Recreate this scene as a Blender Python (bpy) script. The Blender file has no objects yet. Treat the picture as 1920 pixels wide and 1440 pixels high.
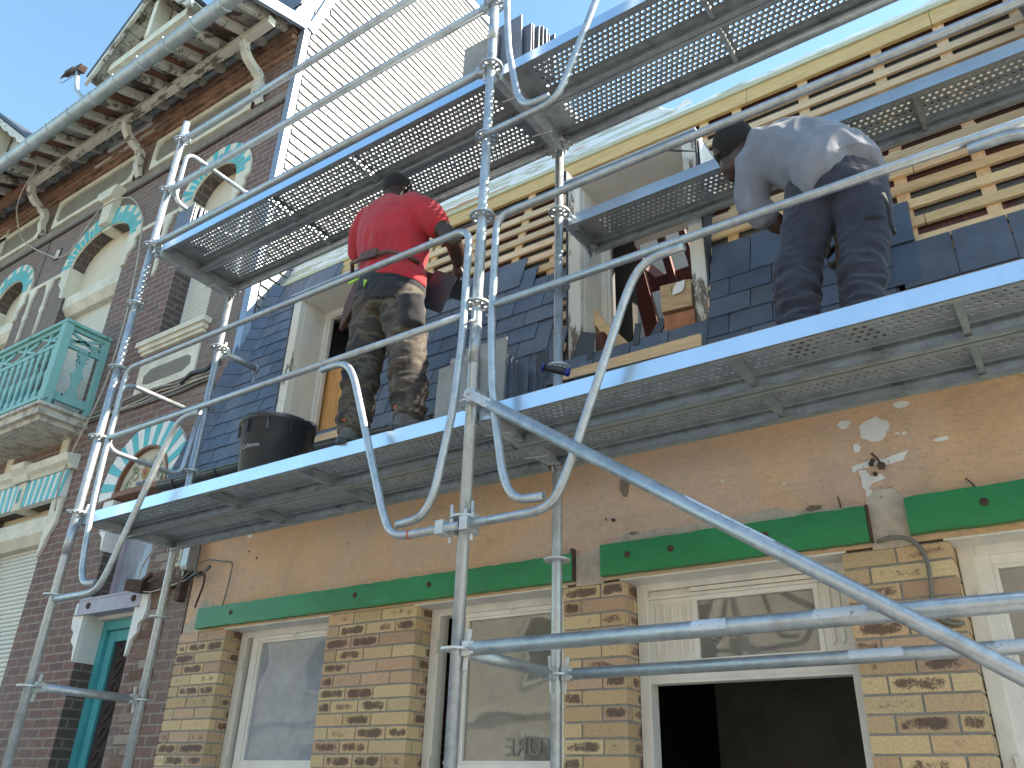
import bpy, bmesh, math, random
from mathutils import Vector, Matrix, noise
from mathutils.geometry import tessellate_polygon
random.seed(7)
R = math.radians
sc = bpy.context.scene
C = sc.collection

# ------------------------------------------------------------------ camera, sky, sun, exposure
cd = bpy.data.cameras.new('camera'); cam = bpy.data.objects.new('camera', cd); C.objects.link(cam)
cd.sensor_width = 36; cd.lens = 1544.24 / 1920 * 36; cd.clip_start = .05; cd.clip_end = 2000
yaw, pitch, roll = .612469, .470764, .034031
f = Vector((-math.sin(yaw) * math.cos(pitch), math.cos(yaw) * math.cos(pitch), math.sin(pitch)))
r0 = f.cross(Vector((0, 0, 1))).normalized(); u0 = r0.cross(f)
rr = math.cos(roll) * r0 + math.sin(roll) * u0; uu = -math.sin(roll) * r0 + math.cos(roll) * u0
m = Matrix((rr, uu, -f)).transposed().to_4x4(); m.translation = Vector((1.9512, -2.4836, -.4986))
cam.matrix_world = m; sc.camera = cam

SUN = Vector((.66, .36, .66)).normalized()
w = bpy.data.worlds.new('World'); sc.world = w; w.use_nodes = True
nt = w.node_tree; bg = nt.nodes['Background']
sky = nt.nodes.new('ShaderNodeTexSky'); sky.sky_type = 'NISHITA'; sky.sun_disc = False
sky.sun_elevation = math.asin(SUN.z); sky.sun_rotation = math.atan2(SUN.x, SUN.y)
sky.air_density = 1.0; sky.dust_density = .6; sky.ozone_density = 1.0
mx = nt.nodes.new('ShaderNodeMix'); mx.data_type = 'RGBA'; mx.blend_type = 'MULTIPLY'; mx.inputs[0].default_value = 1
nt.links.new(sky.outputs[0], mx.inputs[6]); mx.inputs[7].default_value = (.74, 1.0, 1.04, 1)
nt.links.new(mx.outputs[2], bg.inputs[0]); bg.inputs[1].default_value = .15
sd = bpy.data.lights.new('sun', 'SUN'); so = bpy.data.objects.new('sun', sd); C.objects.link(so)
sd.energy = 5.0; sd.angle = R(.5); sd.color = (1, .95, .86)
so.rotation_euler = SUN.to_track_quat('Z', 'Y').to_euler(); so.location = SUN * 30
vs = sc.view_settings; vs.view_transform = 'Standard'; vs.look = 'None'; vs.gamma = 1; vs.exposure = 1.58
try:
    vs.use_white_balance = True; vs.white_balance_temperature = 7500; vs.white_balance_tint = 10
except Exception:
    pass

# ------------------------------------------------------------------ materials
def new_mat(name):
    m = bpy.data.materials.new(name); m.use_nodes = True
    n = m.node_tree.nodes; l = m.node_tree.links
    return m, n, l, n['Principled BSDF']
def N(n, t, **k):
    x = n.new('ShaderNode' + t)
    for a, b in k.items(): setattr(x, a, b)
    return x
def coords(n, l, scale=(1, 1, 1), rot=(0, 0, 0)):
    tc = N(n, 'TexCoord'); mp = N(n, 'Mapping'); l.new(tc.outputs['Object'], mp.inputs[0])
    mp.inputs['Scale'].default_value = scale; mp.inputs['Rotation'].default_value = rot
    return mp.outputs[0]
def ramp(n, l, src, stops, interp='LINEAR'):
    r = N(n, 'ValToRGB'); r.color_ramp.interpolation = interp
    e = r.color_ramp.elements
    while len(e) < len(stops): e.new(.5)
    for x, (p, c) in zip(e, stops):
        x.position = p; x.color = c if len(c) == 4 else (*c, 1)
    l.new(src, r.inputs[0]); return r.outputs[0]
def noise_t(n, l, vec, scale, detail=4, rough=.6, dist=0):
    t = N(n, 'TexNoise'); l.new(vec, t.inputs['Vector'])
    t.inputs['Scale'].default_value = scale; t.inputs['Detail'].default_value = detail
    t.inputs['Roughness'].default_value = rough; t.inputs['Distortion'].default_value = dist
    return t.outputs['Fac']
def mixc(n, l, fac, a, b, mode='MIX'):
    m = N(n, 'Mix'); m.data_type = 'RGBA'; m.blend_type = mode
    def put(s, v):
        if isinstance(v, (int, float)): s.default_value = v
        elif isinstance(v, tuple): s.default_value = v if len(v) == 4 else (*v, 1)
        else: l.new(v, s)
    put(m.inputs[0], fac); put(m.inputs[6], a); put(m.inputs[7], b)
    return m.outputs[2]
def math_n(n, l, op, a, b=None, clamp=False):
    m = N(n, 'Math', operation=op); m.use_clamp = clamp
    for s, v in zip(m.inputs, (a, b)):
        if v is None: continue
        if isinstance(v, (int, float)): s.default_value = v
        else: l.new(v, s)
    return m.outputs[0]
def bump(n, l, p, h, strength=.3, dist=.01):
    b = N(n, 'Bump'); b.inputs['Strength'].default_value = strength; b.inputs['Distance'].default_value = dist
    l.new(h, b.inputs['Height']); l.new(b.outputs[0], p.inputs['Normal'])

def mat_plain(name, col, rough=.6, var=.25, scale=8, metal=0, bmp=.1, bscale=60, spec=.5, stretch=(1, 1, 1), dark=None, dthr=.62):
    m, n, l, p = new_mat(name); v = coords(n, l, stretch)
    a = noise_t(n, l, v, scale, 5, .65)
    lo = tuple(c * (1 - var) for c in col); hi = tuple(min(1, c * (1 + var)) for c in col)
    c = ramp(n, l, a, [(.3, lo), (.7, hi)])
    if dark:
        d = noise_t(n, l, v, scale * 3.1, 6, .7)
        c = mixc(n, l, ramp(n, l, d, [(dthr, (0, 0, 0)), (dthr + .05, (1, 1, 1))]), c, dark)
    l.new(c, p.inputs['Base Color'])
    b = noise_t(n, l, v, bscale, 4, .6); bump(n, l, p, b, bmp, .01)
    l.new(ramp(n, l, b, [(.2, (rough * .85,) * 3), (.8, (min(1, rough * 1.15),) * 3)]), p.inputs['Roughness'])
    p.inputs['Metallic'].default_value = metal; p.inputs['Specular IOR Level'].default_value = spec
    return m
def mat_galv(name, col=(.52, .55, .57), rough=.38, dirt=.5, metal=.6):
    m, n, l, p = new_mat(name); v = coords(n, l)
    vo = N(n, 'TexVoronoi'); l.new(v, vo.inputs['Vector']); vo.inputs['Scale'].default_value = 55
    a = noise_t(n, l, v, 14, 6, .7)
    b = noise_t(n, l, v, 160, 3, .6)
    g = ramp(n, l, a, [(.28, tuple(c * .72 for c in col)), (.5, col), (.75, tuple(min(1, c * 1.22) for c in col))])
    sp = ramp(n, l, vo.outputs['Color'], [(0, (.8, .8, .8)), (1, (1.1, 1.1, 1.1))])
    c = mixc(n, l, .45, g, sp, 'MULTIPLY')
    dk = ramp(n, l, noise_t(n, l, v, 40, 5, .75), [(.66, (0, 0, 0)), (.72, (1, 1, 1))])
    c = mixc(n, l, math_n(n, l, 'MULTIPLY', dk, dirt), c, (.16, .16, .155))
    l.new(c, p.inputs['Base Color']); p.inputs['Metallic'].default_value = metal
    l.new(ramp(n, l, a, [(.3, (rough * .8,) * 3), (.7, (rough * 1.35,) * 3)]), p.inputs['Roughness'])
    bump(n, l, p, b, .12, .004)
    return m
def mat_peel(name, col=(.74, .72, .66), under=(.24, .2, .16), thr=.57, scale=11, stretch=(1, 1, .25), rough=.6):
    m, n, l, p = new_mat(name); v = coords(n, l, stretch)
    a = noise_t(n, l, v, scale, 8, .72)
    base = ramp(n, l, noise_t(n, l, v, 3, 4), [(.3, tuple(c * .82 for c in col)), (.7, col)])
    un = ramp(n, l, noise_t(n, l, v, 40, 4), [(.3, tuple(c * .5 for c in under)), (.7, under)])
    k = ramp(n, l, a, [(thr, (0, 0, 0)), (thr + .025, (1, 1, 1))])
    l.new(mixc(n, l, k, base, un), p.inputs['Base Color']); p.inputs['Roughness'].default_value = rough
    bump(n, l, p, k, -.35, .01)
    return m
def mat_brick(name, c1, c2, mort, bw=.225, rh=.073, ms=.008, weather=(.2, .17, .15), wt=.5):
    m, n, l, p = new_mat(name)
    tc = N(n, 'TexCoord'); s = N(n, 'SeparateXYZ'); l.new(tc.outputs['Object'], s.inputs[0])
    cb = N(n, 'CombineXYZ'); l.new(math_n(n, l, 'ADD', s.outputs[0], s.outputs[1]), cb.inputs[0]); l.new(s.outputs[2], cb.inputs[1])
    wob = N(n, 'TexNoise'); l.new(tc.outputs['Object'], wob.inputs['Vector']); wob.inputs['Scale'].default_value = 9
    off = N(n, 'VectorMath', operation='SCALE'); l.new(wob.outputs['Color'], off.inputs[0]); off.inputs['Scale'].default_value = .007
    ad = N(n, 'VectorMath', operation='ADD'); l.new(cb.outputs[0], ad.inputs[0]); l.new(off.outputs[0], ad.inputs[1])
    b = N(n, 'TexBrick'); l.new(ad.outputs[0], b.inputs['Vector'])
    b.inputs['Scale'].default_value = 1; b.inputs['Brick Width'].default_value = bw; b.inputs['Row Height'].default_value = rh
    b.inputs['Mortar Size'].default_value = ms; b.inputs['Mortar Smooth'].default_value = .12; b.inputs['Bias'].default_value = -.1
    b.inputs['Color1'].default_value = (*c1, 1); b.inputs['Color2'].default_value = (*c2, 1); b.inputs['Mortar'].default_value = (*mort, 1)
    v = tc.outputs['Object']
    big = noise_t(n, l, v, .55, 4, .6)
    st = noise_t(n, l, v, 25, 5, .7)
    c = mixc(n, l, ramp(n, l, big, [(.42, (0, 0, 0)), (.62, (wt,) * 3)]), b.outputs['Color'], weather)
    c = mixc(n, l, .5, c, ramp(n, l, st, [(.3, (.55, .55, .55)), (.7, (1.25, 1.25, 1.25))]), 'MULTIPLY')
    l.new(c, p.inputs['Base Color']); p.inputs['Roughness'].default_value = .85
    h = math_n(n, l, 'ADD', math_n(n, l, 'MULTIPLY', b.outputs['Fac'], -1), math_n(n, l, 'MULTIPLY', st, .5))
    bump(n, l, p, h, .6, .012)
    return m
def mat_vcol(name, rough=.5, bscale=50, bstr=.25, grain=None, spots=False, spec=.5, mult=.35):
    """base colour from the per-face colour of the piece (each brick, slate, board has its own tone)"""
    m, n, l, p = new_mat(name); v = coords(n, l, grain or (1, 1, 1))
    at = N(n, 'Attribute'); at.attribute_name = 'tone'; c = at.outputs['Color']
    a = noise_t(n, l, v, bscale, 5, .65)
    c = mixc(n, l, mult, c, ramp(n, l, a, [(.3, (.45, .45, .45)), (.72, (1.5, 1.5, 1.5))]), 'MULTIPLY')
    if spots:
        uv = N(n, 'UVMap'); s = N(n, 'SeparateXYZ'); l.new(uv.outputs[0], s.inputs[0])
        du = math_n(n, l, 'POWER', math_n(n, l, 'ABSOLUTE', s.outputs[0]), 5)
        dv = math_n(n, l, 'POWER', math_n(n, l, 'ABSOLUTE', s.outputs[1]), 3)
        edge = math_n(n, l, 'ADD', du, dv)
        v2 = coords(n, l)
        nn = noise_t(n, l, v2, 95, 6, .85); n2 = noise_t(n, l, v2, 13, 2, .5)
        k = math_n(n, l, 'ADD', math_n(n, l, 'MULTIPLY', nn, 1.15), math_n(n, l, 'MULTIPLY', n2, .8))
        k = math_n(n, l, 'ADD', k, math_n(n, l, 'MULTIPLY', at.outputs['Alpha'], .42))
        k = math_n(n, l, 'SUBTRACT', k, math_n(n, l, 'MULTIPLY', edge, .5))
        k = math_n(n, l, 'MULTIPLY', math_n(n, l, 'SUBTRACT', k, 1.19), 7, True)
        c = mixc(n, l, math_n(n, l, 'MULTIPLY', k, .88), c, (.088, .052, .043))
    l.new(c, p.inputs['Base Color']); p.inputs['Roughness'].default_value = rough
    p.inputs['Specular IOR Level'].default_value = spec
    bump(n, l, p, a, bstr, .006)
    return m
def mat_slate(name):
    m, n, l, p = new_mat(name); v = coords(n, l)
    at = N(n, 'Attribute'); at.attribute_name = 'tone'
    a = noise_t(n, l, v, 6, 6, .7); b = noise_t(n, l, coords(n, l, (1, 1, .5)), 38, 6, .7)
    c = mixc(n, l, .5, at.outputs['Color'], ramp(n, l, a, [(.3, (.6, .6, .6)), (.7, (1.5, 1.5, 1.5))]), 'MULTIPLY')
    sc_ = ramp(n, l, noise_t(n, l, coords(n, l, (3, 1, 1.1)), 30, 5, .8), [(.69, (0, 0, 0)), (.74, (.55, .55, .55))])
    c = mixc(n, l, sc_, c, (.34, .36, .38))
    l.new(c, p.inputs['Base Color'])
    l.new(ramp(n, l, b, [(.3, (.34,) * 3), (.75, (.62,) * 3)]), p.inputs['Roughness'])
    p.inputs['Specular IOR Level'].default_value = .7
    bump(n, l, p, b, .35, .006)
    return m
def mat_wood(name, col, dark, scale=5, axis='X', rough=.65, knots=True):
    st = {'X': (.12, 1, 1), 'Y': (1, .12, 1), 'Z': (1, 1, .12)}[axis]
    m, n, l, p = new_mat(name); v = coords(n, l, st)
    at = N(n, 'Attribute'); at.attribute_name = 'tone'
    a = noise_t(n, l, v, scale * 9, 6, .65, 1.2)
    c = ramp(n, l, a, [(.28, dark), (.5, col), (.75, tuple(min(1, x * 1.18) for x in col))])
    c = mixc(n, l, 1, c, at.outputs['Color'], 'MULTIPLY')
    if knots:
        vo = N(n, 'TexVoronoi'); l.new(coords(n, l, tuple(max(.3, x) for x in st)), vo.inputs['Vector']); vo.inputs['Scale'].default_value = 4.2
        k = ramp(n, l, vo.outputs['Distance'], [(.035, (.75, .75, .75)), (.075, (0, 0, 0))])
        c = mixc(n, l, k, c, tuple(x * .4 for x in dark))
    l.new(c, p.inputs['Base Color']); p.inputs['Roughness'].default_value = rough
    bump(n, l, p, a, .15, .004)
    return m
def mat_glass(name, tint=(.75, .78, .8), haze=.25, gl=.3, veil=((.16, .17, .18), (.34, .35, .36))):
    m, n, l, p = new_mat(name); out = n['Material Output']
    tr = N(n, 'BsdfTransparent'); tr.inputs[0].default_value = (*tint, 1)
    g = N(n, 'BsdfGlossy'); g.inputs['Roughness'].default_value = .03; g.inputs[0].default_value = (.95, .95, .95, 1)
    d = N(n, 'BsdfDiffuse'); v = coords(n, l)
    l.new(ramp(n, l, noise_t(n, l, v, 4, 6, .7), [(.3, veil[0]), (.7, veil[1])]), d.inputs[0])  # pale diffuse colours carry reflections and interior brightness
    wv = noise_t(n, l, v, 1.6, 2, .5); b = N(n, 'Bump'); b.inputs['Strength'].default_value = .25; b.inputs['Distance'].default_value = .02
    l.new(wv, b.inputs['Height']); l.new(b.outputs[0], g.inputs['Normal'])
    fr = N(n, 'Fresnel'); fr.inputs[0].default_value = 1.5
    m1 = N(n, 'MixShader'); m1.inputs[0].default_value = haze; l.new(tr.outputs[0], m1.inputs[1]); l.new(d.outputs[0], m1.inputs[2])
    m2 = N(n, 'MixShader'); l.new(math_n(n, l, 'ADD', fr.outputs[0], gl), m2.inputs[0]); l.new(m1.outputs[0], m2.inputs[1]); l.new(g.outputs[0], m2.inputs[2])
    l.new(m2.outputs[0], out.inputs[0])
    return m

M = {}
M['galv'] = mat_galv('galvanised_tube', (.43, .47, .505), .42, .5, .68); M['galv_deck'] = mat_galv('galvanised_deck', (.40, .43, .45), .36, .3, .62)
M['galv_old'] = mat_galv('worn_galvanised', (.52, .55, .57), .45, .9, .6); M['galv_face'] = mat_plain('sky_tinted_galvanised_face', (.62, .74, .86), .3, .07, 3, .95, .03, 90); M['galv_web'] = mat_galv('brightened_galvanised_web', (.62, .68, .72), .3, .2, .85); M['zinc'] = mat_plain('zinc', (.42, .47, .5), .5, .2, 5, .55, .1, 40)  # fascia and web metal carry the reflected sky in their blue, brighter colour
M['zinc_light'] = mat_plain('zinc_trim', (.27, .33, .42), .45, .12, 3, .4)
M['zinc_dark'] = mat_plain('dark_gutter', (.045, .05, .06), .38, .3, 6, .3)
M['lead'] = mat_plain('dark_flashing', (.05, .055, .07), .5, .3, 12)
M['slate'] = mat_slate('slate'); M['slate_pale'] = mat_slate('bright_slate')
M['ybrick'] = mat_vcol('yellow_brick', .8, 90, .35, spots=True); M['mortar'] = mat_plain('grey_mortar', (.28, .275, .26), .95, .2, 20, bmp=.5, bscale=150)
M['rbrick'] = mat_brick('brown_brick', (.21, .115, .095), (.145, .09, .08), (.27, .23, .2), weather=(.22, .185, .16), wt=.7)
M['dbrick'] = mat_brick('dark_brick', (.12, .085, .075), (.085, .066, .06), (.2, .17, .15), weather=(.09, .08, .075), wt=.5)  # darker brick for the opening reveals and a string course
M['obrick'] = mat_plain('cornice_brick', (.27, .155, .105), .85, .5, 6, bmp=.7, bscale=30, stretch=(.6, 1, 2.5), dark=(.09, .065, .05), dthr=.56)
M['stucco'] = None
M['green'] = mat_plain('green_paint', (.004, .195, .066), .4, .2, 5, stretch=(.4, 1, 1.4), bmp=.08, dark=(.02, .24, .12), dthr=.6)
M['cream'] = mat_plain('cream_stone', (.66, .62, .51), .75, .16, 5, bmp=.2, dark=(.4, .36, .29), dthr=.64)
M['white'] = mat_plain('white_paint', (.72, .71, .68), .55, .1, 4, dark=(.5, .48, .44), dthr=.66)
M['offwhite'] = mat_plain('aged_white_paint', (.68, .655, .61), .6, .12, 6, stretch=(1, 1, .4), dark=(.4, .35, .3), dthr=.66)
M['peel'] = mat_peel('peeling_white_paint', thr=.56); M['peel_eave'] = mat_peel('peeling_eave_paint', (.6, .57, .5), (.2, .16, .13), .53, 7, (.3, 1, 1))
M['eave_wood'] = mat_peel('weathered_soffit', (.44, .42, .38), (.12, .08, .065), .5, 5, (1, .3, 1))
M['brown_wood'] = mat_wood('bare_brown_wood', (.22, .1, .06), (.12, .05, .03)); M['red_wood'] = mat_wood('red_brown_timber', (.13, .035, .025), (.06, .018, .015), axis='Z', knots=False)
M['teal'] = mat_peel('teal_paint', (.22, .47, .44), (.02, .05, .06), .61, 9, (1, 1, .5)); M['teal_flat'] = mat_plain('teal_tile', (.06, .42, .45), .5, .15, 6)
M['teal_door'] = mat_plain('teal_door_paint', (.05, .34, .38), .45, .15, 4)
M['lilac'] = mat_plain('lilac_paint', (.36, .335, .41), .55, .15, 6, dark=(.16, .1, .09), dthr=.64)
M['shutter'] = mat_plain('white_shutter', (.66, .66, .6), .5, .06, 3)
M['grey_plaster'] = mat_plain('grey_plaster', (.21, .195, .165), .9, .15, 4, bmp=.4, bscale=120)
M['pine'] = mat_wood('new_pine', (.72, .5, .29), (.56, .36, .18)); M['pine_z'] = mat_wood('new_pine_upright', (.74, .5, .29), (.56, .35, .18), axis='Z')
M['yellow_board'] = mat_wood('treated_yellow_board', (.66, .44, .19), (.5, .31, .12)); M['plywood'] = mat_wood('plywood', (.66, .36, .14), (.42, .2, .07), 2, 'Z')
M['pale_board'] = mat_wood('pale_green_board', (.5, .49, .34), (.38, .34, .23))
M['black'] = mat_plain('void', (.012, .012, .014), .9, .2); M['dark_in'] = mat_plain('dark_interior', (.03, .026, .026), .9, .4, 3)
M['glass'] = mat_glass('veiled_glass', haze=.62, gl=-.02, veil=((.36, .41, .48), (.56, .62, .7))); M['glass_clear'] = mat_glass('shop_glass', (.6, .62, .62), .38, .02, veil=((.34, .335, .31), (.6, .59, .55)))  # reflected light and lit curtain painted as a pale layer in the panes
M['asphalt'] = mat_plain('asphalt', (.06, .06, .06), .9, .2, 20, bmp=.4); M['paving'] = mat_plain('concrete_paving', (.36, .35, .33), .85, .15, 3)
M['white_line'] = mat_plain('road_paint', (.78, .78, .76), .7, .1)
M['black_plastic'] = mat_plain('black_plastic', (.03, .034, .042), .42, .3, 5, bmp=.05)
M['white_print'] = mat_plain('white_print', (.75, .75, .75), .6, .05)
M['red_print'] = mat_plain('red_print', (.16, .05, .04), .7, .2)
M['cable'] = mat_plain('grey_cable', (.16, .15, .13), .6, .2); M['cable_pale'] = mat_plain('pale_cable', (.42, .38, .32), .6, .2); M['rust'] = mat_plain('rusty_steel', (.07, .04, .03), .8, .5, 20)
M['box_plastic'] = mat_plain('ivory_plastic', (.5, .5, .41), .5, .08)
M['skin'] = mat_plain('dark_skin', (.045, .023, .017), .45, .2, 12, bmp=.08, bscale=200, spec=.5)
M['hair'] = mat_plain('short_black_hair', (.012, .011, .012), .8, .3, 60, bmp=.5, bscale=240)
M['beige_sheet'] = mat_plain('beige_underlay', (.34, .29, .24), .8, .12, 2, bmp=.3, bscale=9)
M['brick_loose'] = mat_plain('terracotta', (.42, .17, .09), .85, .25, 12); M['block'] = mat_wood('pale_block', (.5, .33, .19), (.32, .18, .1))
M['blue'] = mat_plain('blue_rubber', (.015, .04, .3), .4, .1); M['paper'] = mat_plain('pale_paper', (.6, .65, .78), .7, .05)
M['green_label'] = mat_plain('green_label', (.01, .2, .06), .5, .3, 40); M['leather'] = mat_plain('brown_leather', (.1, .05, .04), .6, .3, 9, bmp=.3)
M['glass_letter'] = mat_plain('grey_letter', (.2, .2, .19), .7, .1); M['pink'] = mat_plain('pink_relief', (.42, .17, .15), .6, .15); M['ochre_relief'] = mat_plain('ochre_relief', (.42, .3, .14), .7, .2); M['sage'] = mat_plain('sage_relief', (.24, .3, .2), .7, .2)

def make_stucco():
    m, n, l, p = new_mat('peach_stucco'); v = coords(n, l)
    a = noise_t(n, l, v, .8, 6, .65); b = noise_t(n, l, coords(n, l, (1, 1, 2)), 28, 8, .75); d = noise_t(n, l, coords(n, l, (1, 1, .6)), 3, 7, .75)
    c = ramp(n, l, a, [(.3, (.56, .33, .175)), (.46, (.68, .42, .245)), (.56, (.62, .42, .30)), (.72, (.55, .40, .32))])
    c = mixc(n, l, ramp(n, l, d, [(.52, (0, 0, 0)), (.75, (.55, .55, .55))]), c, (.40, .29, .23))
    c = mixc(n, l, .35, c, ramp(n, l, b, [(.3, (.6, .6, .6)), (.7, (1.3, 1.3, 1.3))]), 'MULTIPLY')
    ck = ramp(n, l, noise_t(n, l, coords(n, l, (1, 1, 3.0), (0, R(12), 0)), 34, 7, .8, .8), [(.575, (0, 0, 0)), (.62, (.8, .8, .8))])
    ck = mixc(n, l, 1, ck, ramp(n, l, noise_t(n, l, v, 2.2, 3), [(.42, (.15, .15, .15)), (.6, (1, 1, 1))]), 'MULTIPLY')
    c = mixc(n, l, ck, c, (.23, .14, .09))
    l.new(c, p.inputs['Base Color']); p.inputs['Roughness'].default_value = .88
    bump(n, l, p, b, .85, .009)
    return m
M['stucco'] = make_stucco()
def make_membrane():
    m, n, l, p = new_mat('roof_membrane'); v = coords(n, l, (.25, 1, 1.6))
    k = ramp(n, l, noise_t(n, l, v, 3.2, 2, .5), [(.47, (0, 0, 0)), (.5, (1, 1, 1))])
    c = mixc(n, l, k, (.10, .10, .10), (.10, .042, .038)); l.new(c, p.inputs['Base Color']); p.inputs['Roughness'].default_value = .7
    bump(n, l, p, noise_t(n, l, coords(n, l, (1, 1, 3)), 7, 4, .6), .5, .02)
    return m
M['membrane'] = make_membrane()
def make_foil():
    m, n, l, p = new_mat('torn_foil_underlay'); v = coords(n, l, (.22, 1, 2.4), (0, R(14), 0))
    c = ramp(n, l, noise_t(n, l, v, 4, 4, .65, .5), [(.3, (.45, .22, .11)), (.38, (.5, .27, .14)), (.41, (.8, .8, .8)), (.5, (.78, .78, .76)), (.53, (.42, .45, .34)), (.58, (.5, .48, .34)), (.61, (.85, .85, .86)), (.7, (.8, .78, .74)), (.73, (.5, .25, .12))])
    l.new(c, p.inputs['Base Color']); p.inputs['Roughness'].default_value = .5
    return m
M['foil'] = make_foil()
def make_camo():
    m, n, l, p = new_mat('camouflage_cloth'); v = coords(n, l, (1, 1, 1.5))
    c = ramp(n, l, noise_t(n, l, v, 6.5, 3, .55, .4), [(.0, (.03, .027, .026)), (.43, (.066, .054, .045)), (.52, (.10, .088, .072)), (.6, (.045, .04, .037))], 'CONSTANT')
    l.new(c, p.inputs['Base Color']); p.inputs['Roughness'].default_value = .9
    bump(n, l, p, noise_t(n, l, v, 300, 2), .15, .003)
    return m
M['camo'] = make_camo()
def mat_cloth(name, col, rough=.9):
    m, n, l, p = new_mat(name); v = coords(n, l)
    l.new(ramp(n, l, noise_t(n, l, v, 7, 5, .6), [(.3, tuple(c * .85 for c in col)), (.7, tuple(c * 1.1 for c in col))]), p.inputs['Base Color'])
    p.inputs['Roughness'].default_value = rough
    try: p.inputs['Sheen Weight'].default_value = .15
    except Exception: pass
    bump(n, l, p, noise_t(n, l, v, 420, 2), .12, .003)
    return m
M['red_cloth'] = mat_cloth('red_cotton', (.42, .018, .03)); M['grey_cloth'] = mat_cloth('grey_cotton', (.20, .215, .265)); M['navy_cloth'] = mat_cloth('dark_workwear', (.024, .028, .05))
M['black_cloth'] = mat_cloth('black_cloth', (.014, .015, .02)); M['boot'] = mat_plain('grey_suede', (.1, .105, .11), .8, .3, 20); M['orange'] = mat_plain('orange_trim', (.5, .1, .04), .6, .2); M['lime'] = mat_plain('lime_tag', (.35, .6, .06), .6, .1)

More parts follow.
